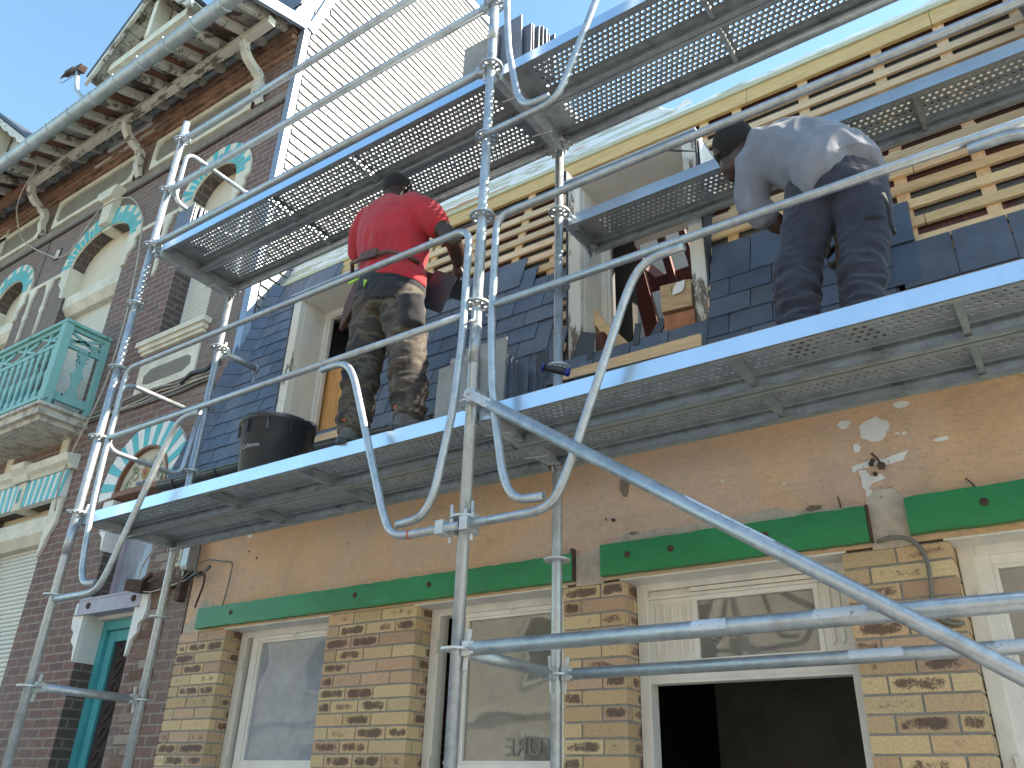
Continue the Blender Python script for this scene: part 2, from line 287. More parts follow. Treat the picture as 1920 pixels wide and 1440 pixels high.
# ------------------------------------------------------------------ mesh builder
class MB:
    def __init__(s): s.v = []; s.f = []; s.m = []; s.c = []; s.uv = []; s.sm = []
    def face(s, idx, mi=0, col=None, uv=None, smooth=False):
        s.f.append(tuple(idx)); s.m.append(mi); s.c.append(col or (1, 1, 1, 1)); s.uv.append(uv); s.sm.append(smooth)
    def hexa(s, P, mi=0, col=None, uvf=None):
        b = len(s.v); s.v += [tuple(p) for p in P]
        for q in ((0, 3, 2, 1), (4, 5, 6, 7), (0, 1, 5, 4), (1, 2, 6, 5), (2, 3, 7, 6), (3, 0, 4, 7)):
            s.face([b + i for i in q], mi, col, [uvf[i] for i in q] if uvf else None)
    def box(s, x0, x1, y0, y1, z0, z1, mi=0, col=None, uvf=None):
        s.hexa([(x0, y0, z0), (x1, y0, z0), (x1, y1, z0), (x0, y1, z0), (x0, y0, z1), (x1, y0, z1), (x1, y1, z1), (x0, y1, z1)], mi, col, uvf)
        return s
    def obox(s, c, sz, rot, mi=0, col=None):
        """box of size sz about centre c, turned by euler rot"""
        E_ = Matrix.Rotation(rot[2], 3, 'Z') @ Matrix.Rotation(rot[1], 3, 'Y') @ Matrix.Rotation(rot[0], 3, 'X')
        P = []
        for z in (-.5, .5):
            for x, y in ((-.5, -.5), (.5, -.5), (.5, .5), (-.5, .5)):
                P.append(Vector(c) + E_ @ Vector((x * sz[0], y * sz[1], z * sz[2])))
        s.hexa(P, mi, col); return s
    def beam(s, a, b, w, h, up=(0, 0, 1), mi=0, col=None):
        a = Vector(a); b = Vector(b); d = (b - a).normalized(); up = Vector(up)
        r = d.cross(up).normalized(); u = r.cross(d)
        P = [a - r * w / 2 - u * h / 2, a + r * w / 2 - u * h / 2, b + r * w / 2 - u * h / 2, b - r * w / 2 - u * h / 2,
             a - r * w / 2 + u * h / 2, a + r * w / 2 + u * h / 2, b + r * w / 2 + u * h / 2, b - r * w / 2 + u * h / 2]
        s.hexa(P, mi, col); return s
    def tube(s, path, r, seg=14, mi=0, cap=True, col=None, radii=None):
        P = [Vector(p) for p in path]; n = len(P); b = len(s.v)
        t0 = (P[1] - P[0]).normalized(); up = Vector((0, 0, 1)) if abs(t0.z) < .9 else Vector((0, 1, 0))
        nrm = t0.cross(up).normalized()
        for i, p in enumerate(P):
            t = ((P[min(i + 1, n - 1)] - p).normalized() + (p - P[max(i - 1, 0)]).normalized())
            t = t.normalized() if t.length > 1e-6 else t0
            nrm = (nrm - t * nrm.dot(t)).normalized(); bi = t.cross(nrm)
            rr_ = radii[i] if radii else r
            for k in range(seg):
                a = 2 * math.pi * k / seg; s.v.append(tuple(p + (nrm * math.cos(a) + bi * math.sin(a)) * rr_))
        for i in range(n - 1):
            for k in range(seg):
                k2 = (k + 1) % seg
                s.face((b + i * seg + k, b + i * seg + k2, b + (i + 1) * seg + k2, b + (i + 1) * seg + k), mi, col, smooth=True)
        if cap:
            s.face([b + k for k in reversed(range(seg))], mi, col); s.face([b + (n - 1) * seg + k for k in range(seg)], mi, col)
        return s
    def prism(s, pts, a0, a1, plane='XZ', mi=0, col=None, front_col=None):
        """polygon pts (simple, any shape) extruded from a0 to a1 along the axis the plane leaves out"""
        def P(q, a):
            return {'XZ': (q[0], a, q[1]), 'XY': (q[0], q[1], a), 'YZ': (a, q[0], q[1])}[plane]
        b = len(s.v); n = len(pts)
        s.v += [P(q, a0) for q in pts] + [P(q, a1) for q in pts]
        tri = tessellate_polygon([[Vector((q[0], q[1], 0)) for q in pts]])
        for t in tri:
            s.face([b + i for i in t], mi, col); s.face([b + n + i for i in reversed(t)], mi, col)
        for i in range(n):
            j = (i + 1) % n; s.face((b + i, b + j, b + n + j, b + n + i), mi, col)
        return s
    def sheet(s, pts, mi=0, col=None):
        b = len(s.v); s.v += [tuple(p) for p in pts]; s.face(range(b, b + len(pts)), mi, col); return s
    def lathe(s, prof, c, axis=(0, 0, 1), seg=24, mi=0, smooth=True, col=None):
        ax = Vector(axis).normalized(); up = Vector((1, 0, 0)) if abs(ax.x) < .9 else Vector((0, 1, 0))
        a1 = ax.cross(up).normalized(); a2 = ax.cross(a1); b = len(s.v); c = Vector(c)
        for r, h in prof:
            for k in range(seg):
                t = 2 * math.pi * k / seg; s.v.append(tuple(c + ax * h + (a1 * math.cos(t) + a2 * math.sin(t)) * r))
        for i in range(len(prof) - 1):
            for k in range(seg):
                k2 = (k + 1) % seg
                s.face((b + i * seg + k, b + i * seg + k2, b + (i + 1) * seg + k2, b + (i + 1) * seg + k), mi, col, smooth=smooth)
        return s
    def build(s, name, mats, parent=None, loc=None, bevel=0, split=False):
        if split: return s.build_split(name, mats, parent, bevel)
        me = bpy.data.meshes.new(name); me.from_pydata(s.v, [], s.f)
        if not isinstance(mats, (list, tuple)): mats = [mats]
        for mm in mats: me.materials.append(M[mm] if isinstance(mm, str) else mm)
        me.polygons.foreach_set('material_index', s.m); me.polygons.foreach_set('use_smooth', s.sm)
        ca = me.color_attributes.new('tone', 'FLOAT_COLOR', 'CORNER'); d = []
        for p, c in zip(s.f, s.c): d += list(c if len(c) == 4 else (*c, 1)) * len(p)
        ca.data.foreach_set('color', d)
        if any(s.uv):
            ul = me.uv_layers.new(name='UVMap'); d = []
            for p, q in zip(s.f, s.uv):
                for i in range(len(p)): d += list(q[i]) if q else [2, 2]
            ul.data.foreach_set('uv', d)
        me.update(); bm = bmesh.new(); bm.from_mesh(me); bmesh.ops.recalc_face_normals(bm, faces=bm.faces); bm.to_mesh(me); bm.free()
        o = bpy.data.objects.new(name, me); C.objects.link(o)
        if loc: o.location = loc
        if parent: o.parent = parent; o.matrix_parent_inverse = parent.matrix_world.inverted()
        if bevel:
            bv = o.modifiers.new('bevel', 'BEVEL'); bv.width = bevel; bv.segments = 2; bv.limit_method = 'ANGLE'
        return o
def _build_split(s, name, mats, parent, bevel):
    """every connected piece becomes an object of its own; returns the list"""
    par = list(range(len(s.v)))
    def find(i):
        while par[i] != i: par[i] = par[par[i]]; i = par[i]
        return i
    for f_ in s.f:
        a = find(f_[0])
        for q in f_[1:]: par[find(q)] = a
    groups = {}
    for k_, f_ in enumerate(s.f): groups.setdefault(find(f_[0]), []).append(k_)
    out = []
    for g_ in groups.values():
        b = MB(); mp = {}
        for k_ in g_:
            idx = []
            for q in s.f[k_]:
                if q not in mp: mp[q] = len(b.v); b.v.append(s.v[q])
                idx.append(mp[q])
            b.face(idx, s.m[k_], s.c[k_], s.uv[k_], s.sm[k_])
        out.append(b.build(name, mats, parent, bevel=bevel))
    return out
MB.build_split = _build_split
def thing(name, label, cat, loc=(0, 0, 0), group=None):
    o = bpy.data.objects.new(name, None); C.objects.link(o); o.location = loc; o.empty_display_size = .1
    bpy.context.view_layer.update()
    o['label'] = label; o['category'] = cat
    if group: o['group'] = group
    return o
def tag(o, label, cat, group=None):
    o['label'] = label; o['category'] = cat
    if group: o['group'] = group
    return o
def fil(path, r=.06, n=5):
    """round the corners of a polyline"""
    P = [Vector(p) for p in path]; out = [P[0]]
    for i in range(1, len(P) - 1):
        a, b, c = P[i - 1], P[i], P[i + 1]; d1 = min(r, (a - b).length * .48); d2 = min(r, (c - b).length * .48)
        p0 = b + (a - b).normalized() * d1; p2 = b + (c - b).normalized() * d2
        for k in range(n + 1):
            t = k / n; out.append(p0 * (1 - t) ** 2 + b * 2 * t * (1 - t) + p2 * t * t)
    out.append(P[-1]); return out
def text_mesh(s, size, ext=.0008, spacing=1.0):
    cu = bpy.data.curves.new('lettering', 'FONT'); cu.body = s; cu.size = size; cu.extrude = ext; cu.space_character = spacing
    cu.align_x = 'CENTER'; cu.align_y = 'CENTER'; cu.resolution_u = 3
    t = bpy.data.objects.new('lettering', cu); C.objects.link(t); dg = bpy.context.evaluated_depsgraph_get()
    me = bpy.data.meshes.new_from_object(t.evaluated_get(dg)); bpy.data.objects.remove(t); bpy.data.curves.remove(cu)
    return me
def place_text(s, size, mw, mat, name, parent=None, ext=.0008):
    me = text_mesh(s, size, ext); me.materials.clear(); me.materials.append(M[mat]); me.transform(mw)
    o = bpy.data.objects.new(name, me); C.objects.link(o)
    if parent: o.parent = parent; o.matrix_parent_inverse = parent.matrix_world.inverted()
    return o
def tone(v=.1, base=1.0):
    k = base * random.uniform(1 - v, 1 + v); return (k, k * random.uniform(.97, 1.03), k * random.uniform(.94, 1.03), 1)

# ------------------------------------------------------------------ ground
GZ = -2.1
g = MB().sheet([(-400, -400, GZ - .14), (400, -400, GZ - .14), (400, 400, GZ - .14), (-400, 400, GZ - .14)]).build('ground', 'paving'); g['kind'] = 'structure'
g = MB().box(-60, 60, -9.5, -1.8, GZ - .135, GZ - .12).build('road', 'asphalt'); g['kind'] = 'structure'
k = MB()
k.box(-60, 60, -1.8, 1.3, GZ - .13, GZ).box(-60, 60, -13, -9.5, GZ - .13, GZ); k = k.build('pavement', 'paving'); k['kind'] = 'structure'
k = MB().box(-60, 60, -1.95, -1.8, GZ - .12, GZ - .005).build('kerb', 'cream'); k['kind'] = 'structure'
k = MB()
for i in range(-12, 13): k.box(i * 4, i * 4 + 2, -5.72, -5.6, GZ - .119, GZ - .115)
k = k.build('lane_marking', 'white_line'); k['kind'] = 'structure'

# ------------------------------------------------------------------ the house being re-roofed
YW = 1.3
house = thing('terrace_house', 'low terraced house with peach stucco, yellow brick piers and a half-slated roof behind the scaffold', 'house', (-.6, YW, GZ))
XL, XR = -3.62, 4.6
# stucco band, with a rough lower edge where it meets the brown house
MB().box(XL + .02, XR, YW, YW + .25, .545, 1.25).build('stucco_wall', 'stucco', house)
MB().box(XL + .02, XR, YW - .04, YW + .25, 1.253, 1.36).build('wall_plate', 'brown_wood', house)
sf = MB(); sf.hexa([(XL + .02, .96, 1.50), (XR, .96, 1.50), (XR, 1.26, 1.34), (XL + .02, 1.26, 1.34), (XL + .02, .96, 1.56), (XR, .96, 1.56), (XR, 1.26, 1.40), (XL + .02, 1.26, 1.40)])
sf.build('eave_soffit', 'brown_wood', house)
# peeled render, repairs, joint line: flat flakes a few mm proud or plaster pads
def blob(cx, cz, rx, rz, n=14, rag=.35, rot=0):
    out = []
    for i in range(n):
        a = 2 * math.pi * i / n; q = 1 - rag * random.random(); x = math.cos(a) * rx * q; z = math.sin(a) * rz * q
        out.append((cx + x * math.cos(rot) - z * math.sin(rot), cz + x * math.sin(rot) + z * math.cos(rot)))
    return out
pt = MB()
for cx, cz, rx, rz in ((1.34, 1.085, .075, .065), (1.21, 1.14, .035, .025), (1.47, 1.18, .04, .02), (1.60, .98, .04, .012), (1.25, 1.01, .02, .03), (1.26, .84, .018, .04), (1.27, .77, .02, .05), (1.46, 1.04, .012, .008), (1.43, 1.045, .014, .006), (-3.02, 1.2, .03, .02), (.6, .97, .012, .008), (.9, .9, .01, .006), (-.02, .87, .01, .008)):
    pt.prism(blob(cx, cz, rx, rz), YW - .004, YW + .01)
pt.prism([(1.215, .925), (1.30, .94), (1.36, .935), (1.42, .95), (1.46, .955), (1.435, .915), (1.36, .905), (1.33, .925), (1.30, .91), (1.24, .905), (1.215, .895)], YW - .004, YW + .01)
pt.prism([(1.24, .90), (1.26, .80), (1.29, .83), (1.35, .845), (1.33, .87), (1.29, .865), (1.27, .90)], YW - .0045, YW + .01)
pt.build('bare_plaster_patch', 'offwhite', house, split=True)
pk = MB()
pk.prism([(XL + .03, .535), (-3.2, .535), (-3.42, .56), (-3.42, .66), (-3.3, .705), (-3.3, .74), (-3.41, .77), (-3.47, .72), (-3.5, .66), (-3.55, .6), (XL + .03, .62)], YW - .006, YW + .02)
pk.prism([(-.245, .53), (-.085, .53), (-.085, .715), (-.1, .73), (-.2, .70), (-.245, .705)], YW - .006, YW + .02)
pk.prism([(1.245, .53), (1.405, .53), (1.405, .73), (1.38, .79), (1.3, .80), (1.25, .76)], YW - .006, YW + .02)
pk.prism([(-.02, .735), (1.24, .72), (1.24, .735), (.9, .76), (.86, .79), (.6, .775), (.4, .765), (.02, .78), (0, .765)], YW - .005, YW + .02)
pk.build('concrete_repair', mat_plain('grey_repair', (.44, .38, .31), .9, .22, 12, bmp=.6, bscale=60, dark=(.16, .13, .11), dthr=.62), house, split=True)
sm = MB()
for cx, cz, rx, rz in ((.06, 1.06, .035, .09), (1.02, .758, .05, .016), (.1, .77, .03, .012), (-2.9, 1.02, .008, .012), (-3.0, 1.08, .008, .008), (-.06, .87, .007, .01)):
    sm.prism(blob(cx, cz, rx, rz), YW - .0065, YW + .01)
sm.build('dark_stain', mat_plain('smoky_stain', (.2, .14, .11), .9, .3, 30), house, split=True)
hk = MB()
hk.tube([(1.34, YW, .905), (1.345, YW - .02, .90)], .017, 12); hk.tube([(1.345, YW, .905), (1.335, YW - .06, .925), (1.32, YW - .075, .945)], .006, 8)
for x, z in ((1.30, .92), (1.31, .935), (1.31, .87)): hk.tube([(x, YW, z), (x, YW - .012, z)], .011, 8)
hk.tube([(1.69, YW, .735), (1.675, YW - .03, .76), (1.66, YW - .035, .775)], .004, 6); hk.tube([(1.14, YW, .73), (1.138, YW - .02, .79)], .003, 6)
hk.tube([(-.015, YW, .86), (-.015, YW - .012, .86)], .01, 8); hk.build('wall_anchor', 'rust', house, split=True)
pf = MB(); pf.prism([(1.90, 1.25), (1.96, 1.20), (2.03, 1.17), (2.1, 1.19), (2.13, 1.25)], YW - .02, YW - .012); pf.build('loose_paper_flap', 'offwhite', house)

# green lintel boards
for x0, x1, z0, z1 in ((-3.41, -.25, .558, .70), (-.08, 1.245, .562, .722), (1.41, 3.9, .572, .732)):
    L = MB(); n = int((x1 - x0) / .05); top = []
    for i in range(n + 1): top.append((x0 + (x1 - x0) * i / n, z1 + random.uniform(-.003, .003)))
    bot = [(x0 + (x1 - x0) * i / n, z0 + random.uniform(-.002, .002)) for i in range(n + 1)]
    L.prism(bot + top[::-1], YW - .042, YW - .001); o = L.build('lintel_board', 'green', house)
    b = MB()
    for fx in ((.12, .5, .69) if x1 - x0 > 2 else (.12, .3, .66)):
        x = x0 + (x1 - x0) * fx; b.lathe([(.0, .004), (.012, .004), (.017, .002), (.017, -.002)], (x, YW - .044, (z0 + z1) / 2 + .01), (0, -1, 0), 12)
    b.build('bolt_head', 'rust', o, split=True)
# rusty beam under the lintel ends
MB().box(-.262, -.248, YW - .04, YW, .56, .73).box(1.246, 1.256, YW - .03, YW, .56, .73).build('steel_lintel_end', 'rust', house, split=True)
for x0, x1 in ((-3.1, -2.08), (-1.345, -.325), (.03, 1.11), (1.545, 2.7)):
    MB().box(x0 - .02, x1 + .02, YW - .0, YW + .25, .535, .544).build('lintel_underside', 'offwhite', house)

# yellow brick piers, every brick a block proud of the mortar
BR = [(.56, .41, .235), (.53, .36, .21), (.50, .33, .225), (.58, .44, .26), (.52, .37, .225)]
def pier(x0, x1, z1, left_side=True):
    b = MB(); m_ = MB(); d = .165; pitch = .0742; m_.box(x0 + .004, x1 - .004, YW + .005, YW + d + .06, GZ, z1)
    row = 0; z = z1 - .007
    while z > GZ + .02:
        za = max(z - (pitch - .011), GZ); off = row % 2; x = x0; first = True
        xs = []; W = .222
        cuts = [x0]; c = x0 + (W if off == 0 else W * .48)
        while c < x1 - .07: cuts.append(c + random.uniform(-.004, .004)); c += W + .010
        cuts.append(x1)
        for i in range(len(cuts) - 1):
            a = cuts[i] + (.005 if i else 0); e = cuts[i + 1] - (.005 if i < len(cuts) - 2 else 0)
            t = random.choice(BR); q = random.uniform(.8, 1.12); al = random.choice([0, .1, .35, .6, .95, 1.1])
            jx = random.uniform(-.001, .001); y0 = YW + random.uniform(-.002, .001)
            dep = .02; 
            if i == 0 or i == len(cuts) - 2: dep = .105 if off else .05
            b.box(a + jx, e + jx, y0, YW + dep, za + random.uniform(-.001, .001), z + random.uniform(-.001, .001), 0, (t[0] * q, t[1] * q, t[2] * q, al),
                  [(-1, -1), (1, -1), (1, -1), (-1, -1), (-1, 1), (1, 1), (1, 1), (-1, 1)])
        dep = .105 if off else .05
        for sx in (x0, x1):
            t = random.choice(BR); q = random.uniform(.8, 1.1)
            xa, xb = (sx, sx + .02) if sx == x0 else (sx - .02, sx)
            b.box(xa, xb, YW + dep + .01, YW + d, za, z, 0, (t[0] * q, t[1] * q, t[2] * q, random.choice([.2, .9, 1.1])),
                  [(-1, -1), (-1, -1), (1, -1), (1, -1), (-1, 1), (-1, 1), (1, 1), (1, 1)])
        z -= pitch; row += 1
    o = m_.build('brick_pier', 'mortar', house); b.build('brickwork', 'ybrick', o)
pier(-3.62, -3.1, .545); pier(-2.08, -1.345, .545); pier(-.325, .03, .535); pier(1.11, 1.545, .535); pier(2.7, 3.3, .535)

# shop windows
def prof_frame(b, x0, x1, z0, z1, y0, y1, wd, mi=0):
    b.box(x0, x0 + wd, y0, y1, z0, z1, mi); b.box(x1 - wd, x1, y0, y1, z0, z1, mi)
    b.box(x0 + wd, x1 - wd, y0 + .0015, y1, z1 - wd, z1, mi); b.box(x0 + wd, x1 - wd, y0 + .0015, y1, z0, z0 + wd, mi)
def shop_window(x0, x1, zt, gl, gr, gt, gb, curtain):
    fr = MB(); prof_frame(fr, x0 + .003, x1 - .003, GZ + .1, zt, 1.44, 1.53, .067)
    fr.box(x0 + .07, x1 - .07, 1.452, 1.52, GZ + .3, gb - .07)
    o = fr.build('window', 'offwhite', house, bevel=.004)
    s = MB(); prof_frame(s, gl - .085, gr + .085, gb - .075, gt + .075, 1.456, 1.50, .062); prof_frame(s, gl - .023, gr + .023, gb - .018, gt + .018, 1.466, 1.50, .02)
    s.build('sash', 'white', o, bevel=.003)
    h = MB(); xm = (gl + gr) / 2 + .02
    h.box(xm - .012, xm + .012, 1.43, 1.456, gt + .035, gt + .05).tube([(xm, 1.435, gt + .04), (xm, 1.43, gt + .01)], .005, 6)
    for z in (.28, -.35): h.box(x0 + .05, x0 + .07, 1.425, 1.445, z, z + .07)
    h.build('hinge', 'offwhite', o, split=True)
    MB().box(gl - .004, gr + .004, 1.484, 1.489, gb - .002, gt + .002).build('pane', 'glass' if curtain else 'glass_clear', o)
    if curtain:
        c = MB(); n = 60
        for i in range(n):
            xa = gl - .05 + (gr - gl + .1) * i / n; xb = gl - .05 + (gr - gl + .1) * (i + 1) / n
            f_ = lambda x: 1.62 + .03 * math.sin(x * 21) + .012 * math.sin(x * 57 + 1)
            c.sheet([(xa, f_(xa), gb - .3), (xb, f_(xb), gb - .3), (xb, f_(xb), gt + .1), (xa, f_(xa), gt + .1)])
        for q in range(len(c.sm)): c.sm[q] = True
        c.build('net_curtain', mat_plain('net_curtain', (.36, .41, .5), .9, .08), o)
    return o
shop_window(-3.1, -2.08, .56, -2.9, -2.2, .455, -.3, True)
w2 = shop_window(-1.345, -.325, .56, -1.075, -.46, .455, -.3, False)
# mirror-written grey lettering on the glass
mw = Matrix.Translation((-.64, 1.479, -.235)) @ Matrix.Rotation(R(90), 4, 'X') @ Matrix.Diagonal((-1, 1, 1, 1))
o = place_text('TURE', .13, mw, 'glass_letter', 'mirrored_lettering', w2, .0004)
shop_window(1.545, 2.7, .56, 1.69, 2.55, .44, -.3, False)
# door unit with transom and fluted panels
dr = MB(); prof_frame(dr, .033, 1.107, GZ, .56, 1.44, 1.53, .057)
dr.box(.09, 1.05, 1.472, 1.52, .456, .502); dr.box(.09, 1.05, 1.45, 1.52, .06, .135).box(.09, 1.05, 1.446, 1.52, .045, .062); dr.box(.09, 1.05, 1.452, 1.52, .458, .475).box(.32, .95, 1.45, 1.52, .478, .50)
do = dr.build('door_frame', 'offwhite', house, bevel=.003)
for a, e in ((.09, .325), (.945, 1.05)):
    q = MB(); q.box(a, e, 1.47, 1.52, .135, .458); k = a + .04
    while k < e - .02:
        q.prism([(k - .006, .19), (k, .175), (k + .006, .19), (k + .012, .19), (k + .012, .43), (k - .006, .43)], 1.462, 1.469); k += .042
    for kk in range(3): pass
    q.build('fluted_panel', 'offwhite', do, bevel=.002)
tf = MB(); prof_frame(tf, .325, .945, .135, .458, 1.466, 1.51, .022); tf.build('transom_frame', 'white', do)
MB().box(.345, .925, 1.486, 1.49, .155, .438).build('transom_pane', 'glass_clear', do)
# dark shop interior behind
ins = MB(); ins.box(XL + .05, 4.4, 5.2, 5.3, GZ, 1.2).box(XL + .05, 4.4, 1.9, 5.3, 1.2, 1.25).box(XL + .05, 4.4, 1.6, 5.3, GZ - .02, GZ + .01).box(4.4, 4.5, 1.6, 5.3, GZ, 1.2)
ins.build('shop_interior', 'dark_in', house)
bm_ = MB()
for z in (.55, .75, .95): bm_.box(XL + .1, 4.3, 2.6 + z, 2.8 + z, z, z + .16)
bm_.build('interior_beam', 'red_wood', house, split=True)
MB().box(-.5, 2.5, 3.8, 3.86, GZ, .35).build('interior_partition', mat_plain('dim_plaster', (.16, .145, .13), .9, .3, 2), house)

# ------------------------------------------------------------------ mansard slope: y = 1.0 + .27 (z - 1.62)
SN = Vector((0, -1, .27)).normalized()
def SP(x, z, d=0): return Vector((x, 1.0 + .27 * (z - 1.62), z)) + SN * d
def sbox(b, x0, x1, z0, z1, d0, d1, mi=0, col=None, tilt=0, sk=(0, 0)):
    b.hexa([SP(x0, z0 + sk[0], d1), SP(x1, z0 + sk[1], d1), SP(x1, z0 + sk[1], d0), SP(x0, z0 + sk[0], d0),
            SP(x0, z1, d1 - tilt), SP(x1, z1, d1 - tilt), SP(x1, z1, d0 - tilt), SP(x0, z1, d0 - tilt)], mi, col)
D1 = (-2.75, -1.86); D2 = (-.19, .68); D3 = (2.42, 3.3); DZ = 3.09
mb = MB()
for x0, x1, z0, z1 in ((XL, D1[0], 1.56, 4.1), (D1[1], D2[0], 1.56, 4.1), (D2[1], D3[0], 1.56, 4.1), (D3[1], XR, 1.56, 4.1), (D1[0], D1[1], DZ, 4.1), (D2[0], D2[1], DZ, 4.1), (D3[0], D3[1], DZ + .5, 4.1)):
    sbox(mb, x0, x1, z0, min(z1, 3.75), -.07, -.047)
memb = mb.build('roof_membrane', 'membrane', house)
for s_, x, z, sz in (('SMOS', 1.93, 1.985, .12), ('SCR', 2.28, 2.02, .10), ('SOPRE', 1.45, 2.96, .11)):
    ang = math.atan(.27)
    mw = Matrix.Translation(SP(x, z, -.0462)) @ Matrix.Rotation(R(90) - ang, 4, 'X')
    place_text(s_, sz, mw, 'red_print', 'printed_lettering', memb, .0004)
# battens and counter battens, each a piece
def clear_d(x0, x1, z):
    """split a run at the dormers"""
    out = [(x0, x1)]
    for a, b in (D1, D2, D3):
        if z < DZ + (.06 if (a, b) != D3 else .6):
            nx = []
            for p, q in out:
                if b <= p or a >= q: nx.append((p, q)); continue
                if p < a: nx.append((p, a - .004))
                if q > b: nx.append((b + .004, q))
            out = nx
    return out
def hidden(x0, x1, z):     # already under slates
    if x1 <= D1[0] + .01: return z < 3.5
    if x0 >= D1[1] - .01 and x1 <= D2[0] + .01 and z < 1.7: return True
    return False
z = 1.846; rowi = 0
while z < 3.52:
    for x0, x1 in clear_d(XL + .02, 2.415, z):
        segs = [(x0, x1)]
        if x1 - x0 > 1.3: q = x0 + (x1 - x0) * random.uniform(.35, .65); segs = [(x0, q - .002), (q + .002, x1)]
        for a, e in segs:
            if hidden(a, e, z): continue
            b = MB(); wv = random.uniform(-.004, .004); sbox(b, a, e, z, z + .063, -.030, -.013, 0, tone(.14), 0, (wv, -wv)); b.build('batten', 'pine', house)
    z += .1305; rowi += 1
x = XL + .25
for x in (-3.3, -2.95, -1.62, -1.22, -.76, -.42, .82, 1.25, 1.68, 2.03, 2.38):
    for zz in ((1.62, 2.6), (2.604, 3.6)):
        b = MB(); j = random.uniform(-.01, .01); sbox(b, x - .03 + j, x + .03 + j, zz[0], zz[1], -.046, -.0302, 0, tone(.12)); b.build('counter_batten', 'pine_z', house)
for x in (-2.6, -2.2, -1.95, -.05, .3, .6):
    b = MB(); sbox(b, x - .03, x + .03, DZ + .03, 3.6, -.046, -.0302, 0, tone(.12)); b.build('counter_batten', 'pine_z', house)
# wide yellow boards
x = XL
for e in (-2.3, -.55, .9, 2.0, 3.5):
    b = MB(); sbox(b, x + .003, e, 3.585, 3.73, -.030, -.008, 0, tone(.1)); b.build('eave_board', 'yellow_board', house); x = e
b = MB(); sbox(b, 1.63, 3.9, 1.755, 1.815, -.029, -.012, 0, tone(.1)); b.build('starter_board', 'yellow_board', house)
b = MB(); sbox(b, 1.3, 2.4, 3.02, 3.075, -.0295, -.0, 0, tone(.1)); b.build('doubled_board', 'yellow_board', house)
b = MB(); sbox(b, XL, XR, 3.733, 3.778, -.06, .006, 0, tone(.1)); b.build('top_fillet', 'pale_board', house)
# upper roof: torn underlay over boards, steep at the break then shallow
fo = MB(); n = 160
def ftop(x): 
    t = min(1, max(0, (x + .05) / .55)); t = t * t * (3 - 2 * t); return 4.22 * (1 - t) + 3.86 * t
for i in range(n + 1):
    x = XL + (XR - XL) * i / n; h = .02 * noise.noise(Vector((x * 3, 0, 0))) + .014 * noise.noise(Vector((x * 13, 1, 0))); zt = ftop(x) + h; row = []
    for k in range(7):
        t = k / 6; z_ = 3.775 + (zt - 3.775) * t; row.append((x, 1.60 + .36 * (z_ - 3.775) + .012 * noise.noise(Vector((x * 5, z_ * 9, 3))), z_))
    row.append((x, row[-1][1] + .35, zt + .10))
    b0 = len(fo.v); fo.v += row
    if i:
        for q in range(7): fo.face((b0 - 8 + q, b0 + q, b0 + q + 1, b0 - 8 + q + 1), smooth=True)
fo.build('roof_underlay', 'foil', house)
fl = MB()
for i in range(15):
    x = .1 + i * .22 + random.uniform(-.05, .05); L_ = random.uniform(.10, .2); h = random.uniform(.02, .05); z_ = ftop(x) - .02
    fl.prism([(x, z_), (x + L_, z_ + .01), (x + L_ * .8, z_ + .02 + h), (x + L_ * .3, z_ + .03)], 1.655, 1.66)
fl.build('torn_underlay_flap', 'foil', house, split=True)
rb = MB(); rb.box(XL, XR, 1.66, 1.72, 3.6, 3.72)
for i in range(12): xx = XL + .3 + i * .66; rb.beam((xx, 1.73, 3.66), (xx, 4.2, 4.1), .07, .12)
rb.build('rafter', 'red_wood', house, split=True)
MB().box(XL, XR, 4.2, 4.24, 1.3, 5.5).build('attic_back_board', 'beige_sheet', house)
MB().box(XL, XR, 1.5, 4.2, 1.26, 1.3).build('attic_floor', 'beige_sheet', house)
at = MB()
at.beam((-.52, 2.6, 3.95), (-.22, 2.6, 2.3), .12, .06, (0, 1, 0)).beam((-.28, 2.7, 3.95), (-.06, 2.7, 2.7), .06, .05, (0, 1, 0)).beam((-.1, 2.6, 4.1), (.1, 2.6, 3.0), .05, .05, (0, 1, 0))
at.beam((-1.5, 2.75, 3.28), (1.5, 2.75, 3.34), .06, .09).beam((-1.5, 2.75, 2.62), (1.5, 2.75, 2.68), .05, .05)
at.build('attic_timber', 'red_wood', house, split=True)

# slates
SLC = [(.078, .104, .15), (.092, .114, .156), (.068, .092, .138), (.1, .118, .152)]
def slate(b, xc, zb, w=.222, h=.30, d=.012, jit=1, zcut=None):
    q = random.uniform(.8, 1.2); t = random.choice(SLC); j = .003 * jit; zt = zb + h if zcut is None else min(zb + h, zcut)
    k0 = random.uniform(-j, j); k1 = random.uniform(-j, j); n = 5; x0 = xc - w / 2 + .003; x1 = xc + w / 2 - .003
    low = [(x0 + (x1 - x0) * i / n, zb + k0 + (k1 - k0) * i / n + random.uniform(-.0012, .0012)) for i in range(n + 1)]
    th = .007; til = .014 * (zt - zb) / .3; base = len(b.v); lift = random.uniform(0, .003)
    pts = [SP(x, z_, d + lift) for x, z_ in low] + [SP(x1, zt, d - til), SP(x0, zt, d - til)]
    b.v += [tuple(p) for p in pts] + [tuple(p - SN * th) for p in pts]; m_ = len(pts); col = (t[0] * q, t[1] * q, t[2] * q, 1)
    b.face(range(base, base + m_), 0, col); b.face(reversed(range(base + m_, base + 2 * m_)), 0, col)
    for i in range(m_): jn = (i + 1) % m_; b.face((base + i, base + jn, base + m_ + jn, base + m_ + i), 0, col)
EXP = .132
